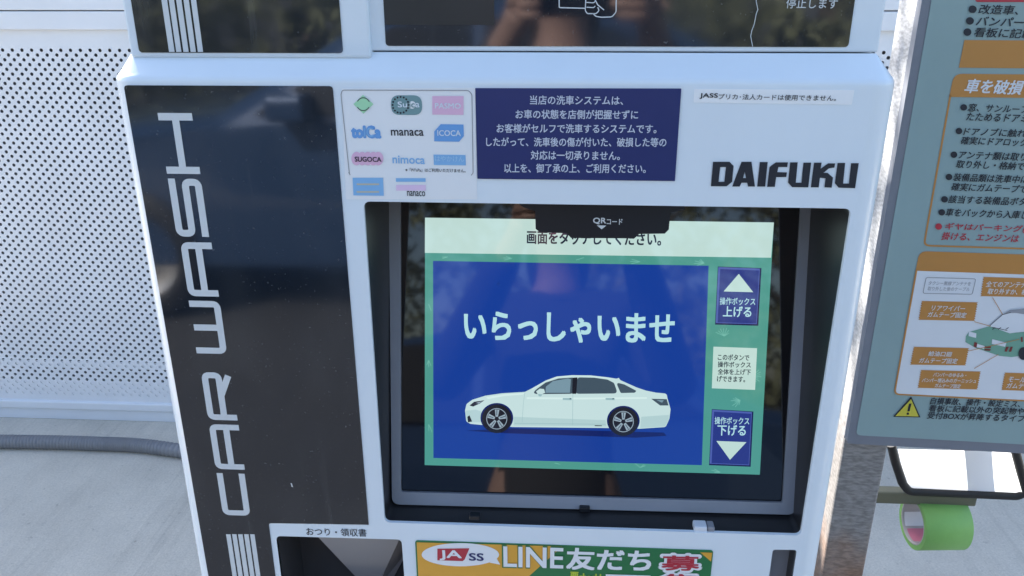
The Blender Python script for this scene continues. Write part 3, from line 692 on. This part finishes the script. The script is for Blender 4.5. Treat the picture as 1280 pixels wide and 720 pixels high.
def tagbox(q, lines):
    n = 8; (tl, tr, br, bl) = q; pts = [tl, tr]
    for i in range(1, 2*n): t = i/(2*n); pts.append((tr[0]+(br[0]-tr[0])*t-(1.6 if i % 2 else 0), tr[1]+(br[1]-tr[1])*t))
    pts += [br, bl]
    for i in range(2*n-1, 0, -1): t = i/(2*n); pts.append((tl[0]+(bl[0]-tl[0])*t+(1.6 if i % 2 else 0), tl[1]+(bl[1]-tl[1])*t))
    ppx(b, SG, pts, g2, 'orange')
    for s, x0, x1, y, hp_ in lines: text(b, SG, s, (x0, y-.3), (x1, y+.8), hp_, g2+.0003, 'swhite', .012, .1)
tagbox(((1228, 345.5), (1310, 348), (1306, 371), (1224.5, 369.5)), [('全てのアンテナ', 1232, 1281.5, 354.5, 7), ('取り外すか、格', 1234, 1283, 363.6, 7)])
tagbox(((1151, 375.5), (1222, 377.3), (1218, 400.5), (1147, 399)), [('リアワイパー', 1164, 1205.5, 384.3, 6.4), ('ガムテープ固定', 1159, 1207, 392.5, 6.6)])
tagbox(((1141, 432.7), (1211, 434.5), (1206.7, 456), (1136.7, 455)), [('給油口廻', 1160, 1189, 441.3, 6.2), ('ガムテープ固定', 1148.5, 1196, 449.8, 6.4)])
tagbox(((1150, 461.8), (1225.7, 463.7), (1221.5, 486), (1146, 484)), [('バンパーのゆるみ・', 1166, 1207, 467.6, 5), ('バンパー埋込みのガーニッシュ', 1152, 1219.5, 474.6, 5), ('ガムテープ固定', 1168, 1200, 481.2, 5)])
tagbox(((1254.5, 465), (1320, 467), (1316, 489), (1250.6, 486.7)), [('モール', 1260, 1281, 473.3, 6.4), ('ガムテープ', 1257.5, 1294, 481.3, 6.4)])
spx(b, SG, [(1157, 346.2), (1219, 348), (1214.5, 367.3), (1153, 366)], .9, g2, 'grey', True, r=.002)
text(b, SG, 'タクシー無線アンテナを', (1160, 353.2), (1213, 354.2), 5.2, g2, 'grey', 0, .1); text(b, SG, '取り外した後のケーブル', (1159, 360), (1211.5, 361), 5.2, g2, 'grey', 0, .1)
for l in (((1239.5, 371), (1252, 392)), ((1216.7, 401), (1237, 406.7)), ((1209, 437.8), (1273, 423)), ((1216.7, 459.5), (1246.7, 442))): spx(b, SG, l, .8, g2+.0008, 'orange')
b.build('caption_labels', board)
b = MB()
def dp(pts): return [(1180+x/4.8, 330+y/4.8) for x, y in pts]
ppx(b, SG, dp([(128, 430), (145, 405), (270, 370), (390, 410), (470, 405), (560, 380), (760, 360), (800, 430), (790, 500), (480, 545), (400, 555), (330, 548), (185, 500), (125, 465)]), g2, 'carteal')
ppx(b, SG, dp([(268, 368), (345, 298), (390, 272), (480, 262), (600, 265), (690, 360), (480, 400), (390, 412)]), g2+.0003, 'swhite')
ppx(b, SG, dp([(345, 300), (390, 272), (480, 262), (600, 265), (600, 290), (480, 298), (430, 290), (390, 290)]), g2+.0005, 'grey')
spx(b, SG, dp([(268, 368), (345, 300), (395, 286)]), .8, g2+.0006, 'ink')
for q in ([(145, 400), (190, 412), (188, 440), (143, 428)], [(285, 447), (370, 468), (362, 493), (282, 475)], [(195, 475), (240, 488), (236, 505), (192, 495)]): ppx(b, SG, dp(q), g2+.0003, 'swhite')
for q in ([(178, 463), (195, 468), (190, 497), (173, 490)], [(240, 490), (278, 490), (275, 500), (238, 500)], [(240, 505), (276, 506), (272, 516), (236, 514)], [(368, 492), (385, 492), (372, 522), (358, 520)], [(394, 492), (408, 492), (398, 522), (384, 521)], [(455, 435), (466, 432), (468, 462), (458, 464)]): ppx(b, SG, dp(q), g2+.0005, 'darkred')
for x in (290, 325, 370): spx(b, SG, dp([(x-5, 388), (x+12, 376)]), 1, g2+.0006, 'ink')
spx(b, SG, dp([(285, 375), (375, 395)]), .8, g2+.0005, 'ink')
poly(b, SG, ellipse(SG, (1278, 441), 6, 8), g2+.0006, 'ink')
b.build('car_diagram', board)
b = MB(); ppx(b, SG, [(1138.4, 494.8), (1150, 520.9), (1116, 520.2)], g2, 'ink'); ppx(b, SG, [(1138.2, 498), (1147.6, 519.6), (1118.6, 519)], g2+.0003, 'yellow')
ppx(b, SG, [(1135.5, 503.5), (1138.6, 503.2), (1136.3, 513), (1133.3, 513)], g2+.0006, 'ink'); poly(b, SG, ellipse(SG, (1134, 516), 1.6, 1.5, 12), g2+.0006, 'ink'); b.build('warning_symbol', board)
# post
gm = M['galv'].node_tree; gb = gm.nodes['Principled BSDF']; src = gb.inputs['Base Color'].links[0].from_socket
tc = gm.nodes.new('ShaderNodeTexCoord'); sp = gm.nodes.new('ShaderNodeSeparateXYZ'); gm.links.new(tc.outputs['Object'], sp.inputs[0])
nz = gm.nodes.new('ShaderNodeTexNoise'); nz.inputs['Scale'].default_value = 22; nz.inputs['Detail'].default_value = 6; gm.links.new(tc.outputs['Object'], nz.inputs['Vector'])
def gmath(op, a, b_):
    x = gm.nodes.new('ShaderNodeMath'); x.operation = op
    for i, q in enumerate((a, b_)):
        if isinstance(q, (int, float)): x.inputs[i].default_value = q
        else: gm.links.new(q, x.inputs[i])
    return x.outputs[0]
zn = gmath('ADD', sp.outputs[2], gmath('MULTIPLY', nz.outputs[0], .16))
def stain(base, z0, z1, col):
    r = gm.nodes.new('ShaderNodeMapRange'); r.inputs[1].default_value = z0; r.inputs[2].default_value = z1; r.inputs[3].default_value = .85; r.inputs[4].default_value = 0; gm.links.new(zn, r.inputs[0])
    mx = gm.nodes.new('ShaderNodeMix'); mx.data_type = 'RGBA'; gm.links.new(r.outputs[0], mx.inputs[0]); gm.links.new(base, mx.inputs[6]); mx.inputs[7].default_value = (*col, 1); return mx.outputs[2]
c1 = stain(src, 1.08, 1.2, (.215, .195, .18)); c2 = stain(c1, .88, .97, (.27, .15, .09))  # grime and rust below; the steel above is lightened to stand for sunlight
mp2 = gm.nodes.new('ShaderNodeMapping'); mp2.inputs['Scale'].default_value = (.5, .5, 1.6); gm.links.new(tc.outputs['Object'], mp2.inputs[0])
n3 = gm.nodes.new('ShaderNodeTexNoise'); n3.inputs['Scale'].default_value = 240; n3.inputs['Detail'].default_value = 5; gm.links.new(mp2.outputs[0], n3.inputs['Vector'])
r3 = gm.nodes.new('ShaderNodeMapRange'); r3.inputs[1].default_value = .35; r3.inputs[2].default_value = .65; r3.inputs[3].default_value = .74; r3.inputs[4].default_value = 1.25; gm.links.new(n3.outputs[0], r3.inputs[0])
v3 = gm.nodes.new('ShaderNodeVectorMath'); v3.operation = 'SCALE'; gm.links.new(c2, v3.inputs[0]); gm.links.new(r3.outputs[0], v3.inputs['Scale']); c2 = v3.outputs[0]
gm.links.new(c2, gb.inputs['Base Color'])
pw, pd = .05, .055
pl0 = SG.xyz((ul, vb), -.0125)
rotz = Matrix.Rotation(-SY, 3, 'Z')
b = MB(); box(b, (pl0.x+.001, pl0.y, 0), (pl0.x+.001+pw, pl0.y+pd, VT+SG.p.z), 'galv', .003, rotz, pl0); po = b.build('post', sign)
b = MB(); b2 = pl0
# hanger bar through the tape roll
TB = Plane((0, .30, 0), (0, -1, 0))
p0 = TB.world((1075, 610)); p1 = TB.world((1216, 629))
box(b, (p0.x, .292, p1.z), (p1.x, .308, p1.z+.018), 'olive', .002); b.build('hanger_bar', sign)

# black tube frame with frosted plate hanging under the sign
hold = thing('plate_holder', SG.xyz(SG.uv((1190, 590)), 0), 'black tube frame holding a frosted white plate under the sign', 'holder')
HG = SG.off(-.095)
fp = [HG.uv(p) for p in ((1114, 556), (1119, 577), (1128, 604), (1136, 614), (1272, 620), (1283, 614), (1276, 590), (1268, 560))]
b = MB(); pr = [HG.xyz(p, 0) for p in rounded(fp, .012, 6, {3, 4})]; tube(b, pr, .0056, 'black', 10); b.build('tube_frame', hold)
M['frost'] = bpy.data.materials.new('frosted_plate'); M['frost'].use_nodes = True
fb = M['frost'].node_tree.nodes['Principled BSDF']; fb.inputs['Base Color'].default_value = (.86, .87, .88, 1); fb.inputs['Roughness'].default_value = .3
tr = M['frost'].node_tree.nodes.new('ShaderNodeBsdfTranslucent'); tr.inputs[0].default_value = (.85, .86, .87, 1)
ad = M['frost'].node_tree.nodes.new('ShaderNodeMixShader'); ad.inputs[0].default_value = .5
M['frost'].node_tree.links.new(fb.outputs[0], ad.inputs[1]); M['frost'].node_tree.links.new(tr.outputs[0], ad.inputs[2])
M['frost'].node_tree.links.new(ad.outputs[0], M['frost'].node_tree.nodes['Material Output'].inputs[0])
b = MB(); q = [HG.uv(p) for p in ((1115, 560.5), (1267, 564.5), (1278, 617), (1132, 612))]; poly(b, HG, q, .0008, 'frost', 0); b.build('frosted_plate', hold)
b = MB(); q = [HG.uv(p) for p in ((1190, 515), (1221, 516), (1229, 613), (1199, 612))]; poly(b, HG, q, -.018, 'frame', .006); b.build('added_shadow_strut', hold)  # strut added out of sight to cast a shadow band on the plate

# green tape roll hanging on the bar
roll = thing('tape_roll', TB.world((1165, 655)), 'roll of green masking tape hanging on the bar under the sign', 'tape')
yaw = rad(4); ax = V((math.cos(yaw), math.sin(yaw), 0))
pL = TB.world((1140.5, 652.5)); R1, R2 = .0365, .029
Wt = .062
def lathe(mb, c0, ax, prof, m, seg=40, smooth=True):
    u = V((0, 0, 1)); w = ax.cross(u).normalized(); vs = []
    for (t, r) in prof: vs += [c0+ax*t+u*r*math.cos(2*math.pi*k/seg)+w*r*math.sin(2*math.pi*k/seg) for k in range(seg)]
    mb.add(vs, [[i*seg+k, i*seg+(k+1) % seg, (i+1)*seg+(k+1) % seg, (i+1)*seg+k] for i in range(len(prof)-1) for k in range(seg)], m, smooth)
b = MB(); lathe(b, pL, ax, [(0, R2+.001), (0, R1-.001)], 'tape', smooth=False); lathe(b, pL, ax, [(0, R1-.001), (.0008, R1), (Wt-.0008, R1), (Wt, R1-.001)], 'tape'); lathe(b, pL, ax, [(Wt, R1-.001), (Wt, R2+.001)], 'tape', smooth=False); b.build('tape', roll)
b = MB(); lathe(b, pL, ax, [(.001, R2+.001), (0, R2+.0005), (0, R2-.0007), (.001, R2-.001), (Wt-.001, R2-.001), (Wt, R2)], 'card'); cr = b.build('core', roll)
b = MB(); lw = ax.cross(V((0, 0, 1))).normalized()
def corept(t, a, r): return pL+ax*t+V((0, 0, 1))*r*math.cos(a)+lw*r*math.sin(a)
def patch(a0, a1, t0, t1, m):
    n_ = 8; vs = []
    for i in range(n_+1):
        a = a0+(a1-a0)*i/n_; vs += [corept(t0, a, R2-.0014), corept(t1, a, R2-.0014)]
    b.add(vs, [[2*i, 2*i+1, 2*i+3, 2*i+2] for i in range(n_)], m)
patch(rad(168), rad(215), .004, .032, 'pink'); patch(rad(60), rad(160), .004, .045, 'grey'); patch(rad(222), rad(262), .003, .05, 'label')
b.build('core_label', cr)

# ------------------------------------------------------------------ what stands behind the photographer's back and shows in the gloss
M['leaf'] = mat('dark_foliage', (.125, .135, .075), .6, noise=.5, nscale=3)
M['bark'] = mat('bark', (.08, .06, .045), .9, noise=.3, nscale=20)
def tree(x, y, H, W, label, seed):
    rg = random.Random(seed)
    t = thing('tree', (x, y, 0), label, 'tree', 'trees across the forecourt')
    b = MB(); tube(b, [(x, y, 0), (x+.05, y, H*.3), (x-.05, y+.05, H*.6), (x, y, H*.85)], .1, 'bark', 10, True, [.2, .15, .09, .03])
    for k in range(7):
        a = rg.uniform(0, 6.28); z = H*rg.uniform(.25, .6); tube(b, [(x, y, z), (x+W*.3*math.cos(a), y+W*.3*math.sin(a), z+H*.12), (x+W*.42*math.cos(a), y+W*.42*math.sin(a), z+H*.2)], .05, 'bark', 6, True, [.07, .045, .015])
    b.build('trunk', t)
    b = MB(); cl = []
    for k in range(60):
        a = rg.uniform(0, 6.28); u = rg.random()**.5; z = rg.random(); r = W*.5*u*(1-.75*abs(z-.4))
        cl.append((x+r*math.cos(a), y+r*math.sin(a), H*(.16+.84*z)))
    vs = []; fs = []
    for c in cl:
        for k in range(75):
            p = V(c)+V((rg.gauss(0, .3), rg.gauss(0, .3), rg.gauss(0, .26))); u = V((rg.gauss(0, 1), rg.gauss(0, 1), rg.gauss(0, 1))).normalized(); w = u.orthogonal().normalized(); q = rg.uniform(.06, .12)
            o = len(vs); vs += [p-u*q, p+w*q*.5, p+u*q, p-w*q*.5]; fs.append([o, o+1, o+2, o+3])
    b.add(vs, fs, 'leaf'); b.build('crown', t)
for i, (x, H, W, lab) in enumerate(((-7.5, 6.5, 5, 'broad dark evergreen tree, leftmost across the forecourt behind the photographer'), (-3.6, 7.4, 5, 'tallest dark evergreen tree across the forecourt'), (.2, 6.6, 4.6, 'dark evergreen tree straight behind the parked blue car'),
                                  (3.8, 7.0, 5, 'dark evergreen tree right of the parked blue car'), (7.6, 6.2, 5, 'lowest dark evergreen tree, rightmost across the forecourt'))):
    tree(x, -11-.5*(i % 2), H, W, lab, i+3)
rg = random.Random(5)
b = MB(); vs = []; fs = []
for k in range(9000):
    x = rg.uniform(-9, 9); top = 1.5+.25*math.sin(x*1.7)+.15*math.sin(x*4.1+1)
    p = V((x, -7.4+rg.gauss(0, .3), max(.03, top*(rg.random()**.8)))); u = V((rg.gauss(0, 1), rg.gauss(0, 1), rg.gauss(0, 1))).normalized(); w = u.orthogonal().normalized(); q = rg.uniform(.06, .12)
    o = len(vs); vs += [p-u*q, p+w*q*.55, p+u*q, p-w*q*.55]; fs.append([o, o+1, o+2, o+3])
b.add(vs, fs, 'leaf'); hd = b.build('hedge'); tag(hd, 'long clipped hedge along the far side of the asphalt forecourt', 'hedge')
# parked car
M['carpaint'] = mat('dark_blue_car_paint', (.025, .055, .125), .3, coat=1, metal=.3)
M['carglass'] = mat('car_glass', (.01, .012, .014), .04)
M['alloy'] = mat('alloy_wheel', (.5, .5, .52), .3, metal=.8)
M['lamp'] = mat('lamp_lens', (.55, .56, .58), .1)
car = thing('parked_car', (-.6, -3.7, 0), 'dark blue sedan parked on the asphalt behind the photographer', 'car')
cx, cy = -.6, -3.7
prof = [(-2.25, .38), (-2.28, .62), (-2.15, .78), (-1.6, .88), (-.95, .95), (-.25, 1.36), (.35, 1.45), (.95, 1.40), (1.6, 1.08), (2.15, 1.02), (2.28, .85), (2.25, .42), (1.95, .26), (-1.95, .24)]
prof = rounded(prof, .16, 4)
b = MB(); st_ = ((-.88, .90, .0), (-.84, .97, .0), (-.70, 1, 0), (0, 1.015, 0), (.70, 1, 0), (.84, .97, 0), (.88, .90, 0)); vs = []; n = len(prof)
for (yy, k, _) in st_:
    for (x, z) in prof:
        top = max(0, z-.9); ys = yy*(1-.32*top/.55*.6) if abs(yy) > .3 else yy
        vs.append((cx+x*k, cy+ys, .6+(z-.6)*k))
fs = [[i*n+j, i*n+(j+1) % n, (i+1)*n+(j+1) % n, (i+1)*n+j] for i in range(len(st_)-1) for j in range(n)]
b.add(vs, fs, 'carpaint', True); b.add(vs[:n], [list(range(n))], 'carpaint'); b.add(vs[-n:], [list(range(n))[::-1]], 'carpaint'); b.build('body', car)
for sgn in (1, -1):
    for nm, q in (('front_window', [(-.72, .97), (-.12, 1.33), (.22, 1.37), (.22, .98)]), ('rear_window', [(.28, .98), (.28, 1.37), (.85, 1.33), (1.3, 1.04)])):
        b = MB(); vs = [(cx+x, cy+sgn*(.893-.30*max(0, z-.9)/.55*.62), z) for x, z in q]; b.add(vs, [[0, 1, 2, 3]], 'carglass'); b.build('window', car)
    for x in (-1.35, 1.4):
        b = MB(); lathe(b, V((cx+x, cy+sgn*.72, .32)), V((0, sgn, 0)), [(0, .05), (0, .3), (.03, .32), (.16, .32), (.18, .3), (.18, .21)], 'black', 28); w = b.build('wheel', car)
        b = MB(); lathe(b, V((cx+x, cy+sgn*.72, .32)), V((0, sgn, 0)), [(.17, .21), (.15, .2), (.15, .1), (.17, .03), (.17, .001)], 'alloy', 28); b.build('rim', w)
    b = MB(); box(b, (cx-.62, cy+sgn*.89-.02*(1+sgn)-.0, .96), (cx-.45, cy+sgn*.89+.13*sgn if sgn > 0 else cy-.87, 1.07), 'carpaint', .02); b.build('side_mirror', car)
    b = MB(); box(b, (cx-2.25, cy+sgn*.62-.16, .60), (cx-2.14, cy+sgn*.62+.16, .72), 'lamp', .03); b.build('headlight', car)

# photographer holding a phone at the point of view
SK = mat('skin', (.30, .19, .155), .55); SWM = mat('charcoal_knit', (.025, .026, .03), .85, noise=.12, nscale=90, bump=.3, bscale=300)
TRM = mat('dark_denim', (.03, .04, .07), .9, noise=.2, nscale=80); HAIR = mat('black_hair', (.012, .010, .009), .45, bump=.4, bscale=120)
M.update(skin=SK, knit=SWM, denim=TRM, hair=HAIR)
M['phonebody'] = mat('dark_phone', (.02, .02, .024), .25, metal=.3); M['phonescreen'] = mat('phone_glass', (.01, .01, .012), .05)
PXc, PYc = .01, -1.08
person = thing('person', (PXc, PYc, 0), 'person in a charcoal knit top and dark jeans holding a phone up towards the kiosk', 'person')
def skinned(name, chains, mt, parent, sub=2):
    vs = []; es = []; rs = []; key = {}
    for c in chains:
        prev = None
        for (p, r) in c:
            k = tuple(round(x, 4) for x in p)
            if k not in key: key[k] = len(vs); vs.append(p); rs.append(r)
            i = key[k]
            if prev is not None and prev != i: es.append((prev, i))
            prev = i
    me = bpy.data.meshes.new('tmp'); me.from_pydata(vs, es, []); o = bpy.data.objects.new('tmp', me); COL.objects.link(o)
    md = o.modifiers.new('skin', 'SKIN'); md.use_smooth_shade = True
    for i, sv in enumerate(me.skin_vertices[0].data):
        r = rs[i]; sv.radius = (r, r) if not isinstance(r, tuple) else r; sv.use_root = i == 0
    ss = o.modifiers.new('sub', 'SUBSURF'); ss.levels = sub; ss.render_levels = sub
    dg = bpy.context.evaluated_depsgraph_get(); dg.update(); ne = bpy.data.meshes.new_from_object(o.evaluated_get(dg))
    bpy.data.objects.remove(o); bpy.data.meshes.remove(me)
    ne.materials.clear(); ne.materials.append(mt); ne.polygons.foreach_set('use_smooth', [True]*len(ne.polygons)); ne.name = name
    o = bpy.data.objects.new(name, ne); COL.objects.link(o); o.parent = parent
    if parent.type == 'EMPTY': o.matrix_parent_inverse = Matrix.Translation(-V(parent.location))
    return o
def P3(x, y, z): return (PXc+x, PYc+y, z)
pc = EYE - FWD*.010 + RT*.035 - UP*.018      # phone centre
torso = [(P3(0, 0, .90), .135), (P3(0, .005, 1.02), .115), (P3(0, .01, 1.16), .125), (P3(0, 0, 1.27), .125), (P3(0, 0, 1.345), .075), (P3(0, .015, 1.41), .05), (P3(0, .03, 1.46), .055)]
headc = P3(0, .035, 1.535)
head = [torso[-1], (P3(0, .035, 1.50), .072), (P3(0, .03, 1.56), .085), (P3(0, .02, 1.61), .075)]
chains = [torso, head]; sleeves = [[(P3(0, 0, .84), .158), (P3(0, 0, .92), .158)]+[(p, r+.022) for p, r in torso[1:4]]+[(torso[4][0], torso[4][1]+.012)]]
legs = []
for s_ in (-1, 1):
    legs.append([torso[0], (P3(s_*.09, 0, .84), .10), (P3(s_*.10, .02, .50), .062), (P3(s_*.105, -.01, .10), .042), (P3(s_*.107, -.01, .05), .042)])
    chains.append(legs[-1]+[(P3(s_*.112, .08, .035), .035), (P3(s_*.115, .15, .03), .025)])
    pe = pc + RT*(s_*.082)                   # phone end
    wrist = tuple(pe + RT*(s_*.022) - UP*.055 - FWD*.035); palm = tuple(pe + RT*(s_*.014) - UP*.012 - FWD*.012)
    elbow = P3(s_*.27, .10, 1.13); shl = P3(s_*.165, 0, 1.31)
    arm = [torso[3], (shl, .062), (P3(s_*.225, .04, 1.22), .052), (elbow, .042), (tuple((V(elbow)+V(wrist))/2), .036), (wrist, .024)]
    chains.append(arm+[(palm, (.016, .030))])
    sleeves.append([(p, (r+.012)) for p, r in arm[:5]]+[(tuple(V(elbow)*.12+V(wrist)*.88), .037)])
    for j, (up_, ln) in enumerate(((.026, .062), (.009, .070), (-.009, .066), (-.026, .052))):
        k0 = V(palm)+UP*(up_*.75); k1 = pe + RT*(s_*.010) + UP*up_ + FWD*.016
        k2 = pe - RT*(s_*ln*.35) + UP*up_ + FWD*.017; k3 = pe - RT*(s_*ln*.62) + UP*up_*.95 + FWD*.013
        if s_ < 0: k2 = pe + RT*.008 + UP*up_ + FWD*.017; k3 = pe + RT*.020 + UP*up_*.95 + FWD*.013   # keeps clear of the lens
        chains.append([(palm, (.016, .030)), (tuple(k0), .0095), (tuple(k1), .009), (tuple(k2), .0082), (tuple(k3), .007)])
    chains.append([(palm, (.016, .030)), (tuple(V(palm)-UP*.02-FWD*.012), .012), (tuple(pe-RT*(s_*.012)-UP*.012-FWD*.018), .010), (tuple(pe-RT*(s_*.036)+UP*.002-FWD*.016), .008)])
skinned('body', chains, SK, person)
skinned('knit_top', sleeves, SWM, person)
skinned('trousers', [[(P3(0, 0, .97), .142), (torso[0][0], .148)]]+[[(torso[0][0], .148)]+[(p, r+.02) for p, r in l[1:4]] for l in legs], TRM, person)
b = MB()
def ball(mb, c, r, m, sx=1, sy=1, sz=1, cut=None):
    bm = bmesh.new(); bmesh.ops.create_uvsphere(bm, u_segments=24, v_segments=16, radius=r); bm.verts.index_update()
    vs = [V((v.co.x*sx, v.co.y*sy, v.co.z*sz))+V(c) for v in bm.verts]; fs = [[v.index for v in f.verts] for f in bm.faces if not cut or cut(f.calc_center_median())]
    mb.add(vs, fs, m, True); bm.free()
ball(b, P3(0, .005, 1.575), .102, 'hair', .98, 1.08, 1.05, lambda c: c.z > .028 or c.y < .02)
ball(b, P3(0, -.045, 1.46), .08, 'hair', 1.0, .6, 1.5); b.build('hair', person)
for s_ in (-1, 1):
    b = MB(); ball(b, P3(s_*.033, .108, 1.553), .012, 'label'); e = b.build('eye', person)
    b = MB(); ball(b, P3(s_*.033, .1165, 1.553), .0055, 'ink'); b.build('iris', e)
    b = MB(); ball(b, P3(s_*.086, .03, 1.545), .026, 'skin', .35, .7, 1.1); b.build('ear', person)
b = MB(); ball(b, P3(0, .122, 1.528), .014, 'skin', .8, 1.1, 1.4); b.build('nose', person)
b = MB(); ball(b, P3(0, .106, 1.492), .022, 'pink', 1, .4, .28); b.build('mouth', person)
for s_ in (-1, 1):
    b = MB(); ball(b, P3(s_*.113, .06, .045), .05, 'black', .9, 2.4, .9); b.build('shoe', person)
phone = thing('phone', pc, 'dark phone held sideways in both hands in front of the kiosk screen', 'phone')
Rm = Matrix((RT, FWD, UP)).transposed()
def pbox(mb, lo, hi, m, bev):
    box(mb, [pc[i]+lo[i] for i in range(3)], [pc[i]+hi[i] for i in range(3)], m, bev, Rm, pc)
b = MB(); pbox(b, (-.074, -.004, -.0365), (.074, .004, .0365), 'phonebody', .0028); b.build('case', phone)
b = MB(); pbox(b, (-.071, -.0048, -.0335), (.071, -.0042, .0335), 'phonescreen', 0); b.build('screen', phone)
b = MB(); pbox(b, (-.062, .0042, .004), (-.038, .0056, .028), 'phonescreen', .0006); b.build('camera_bump', phone)
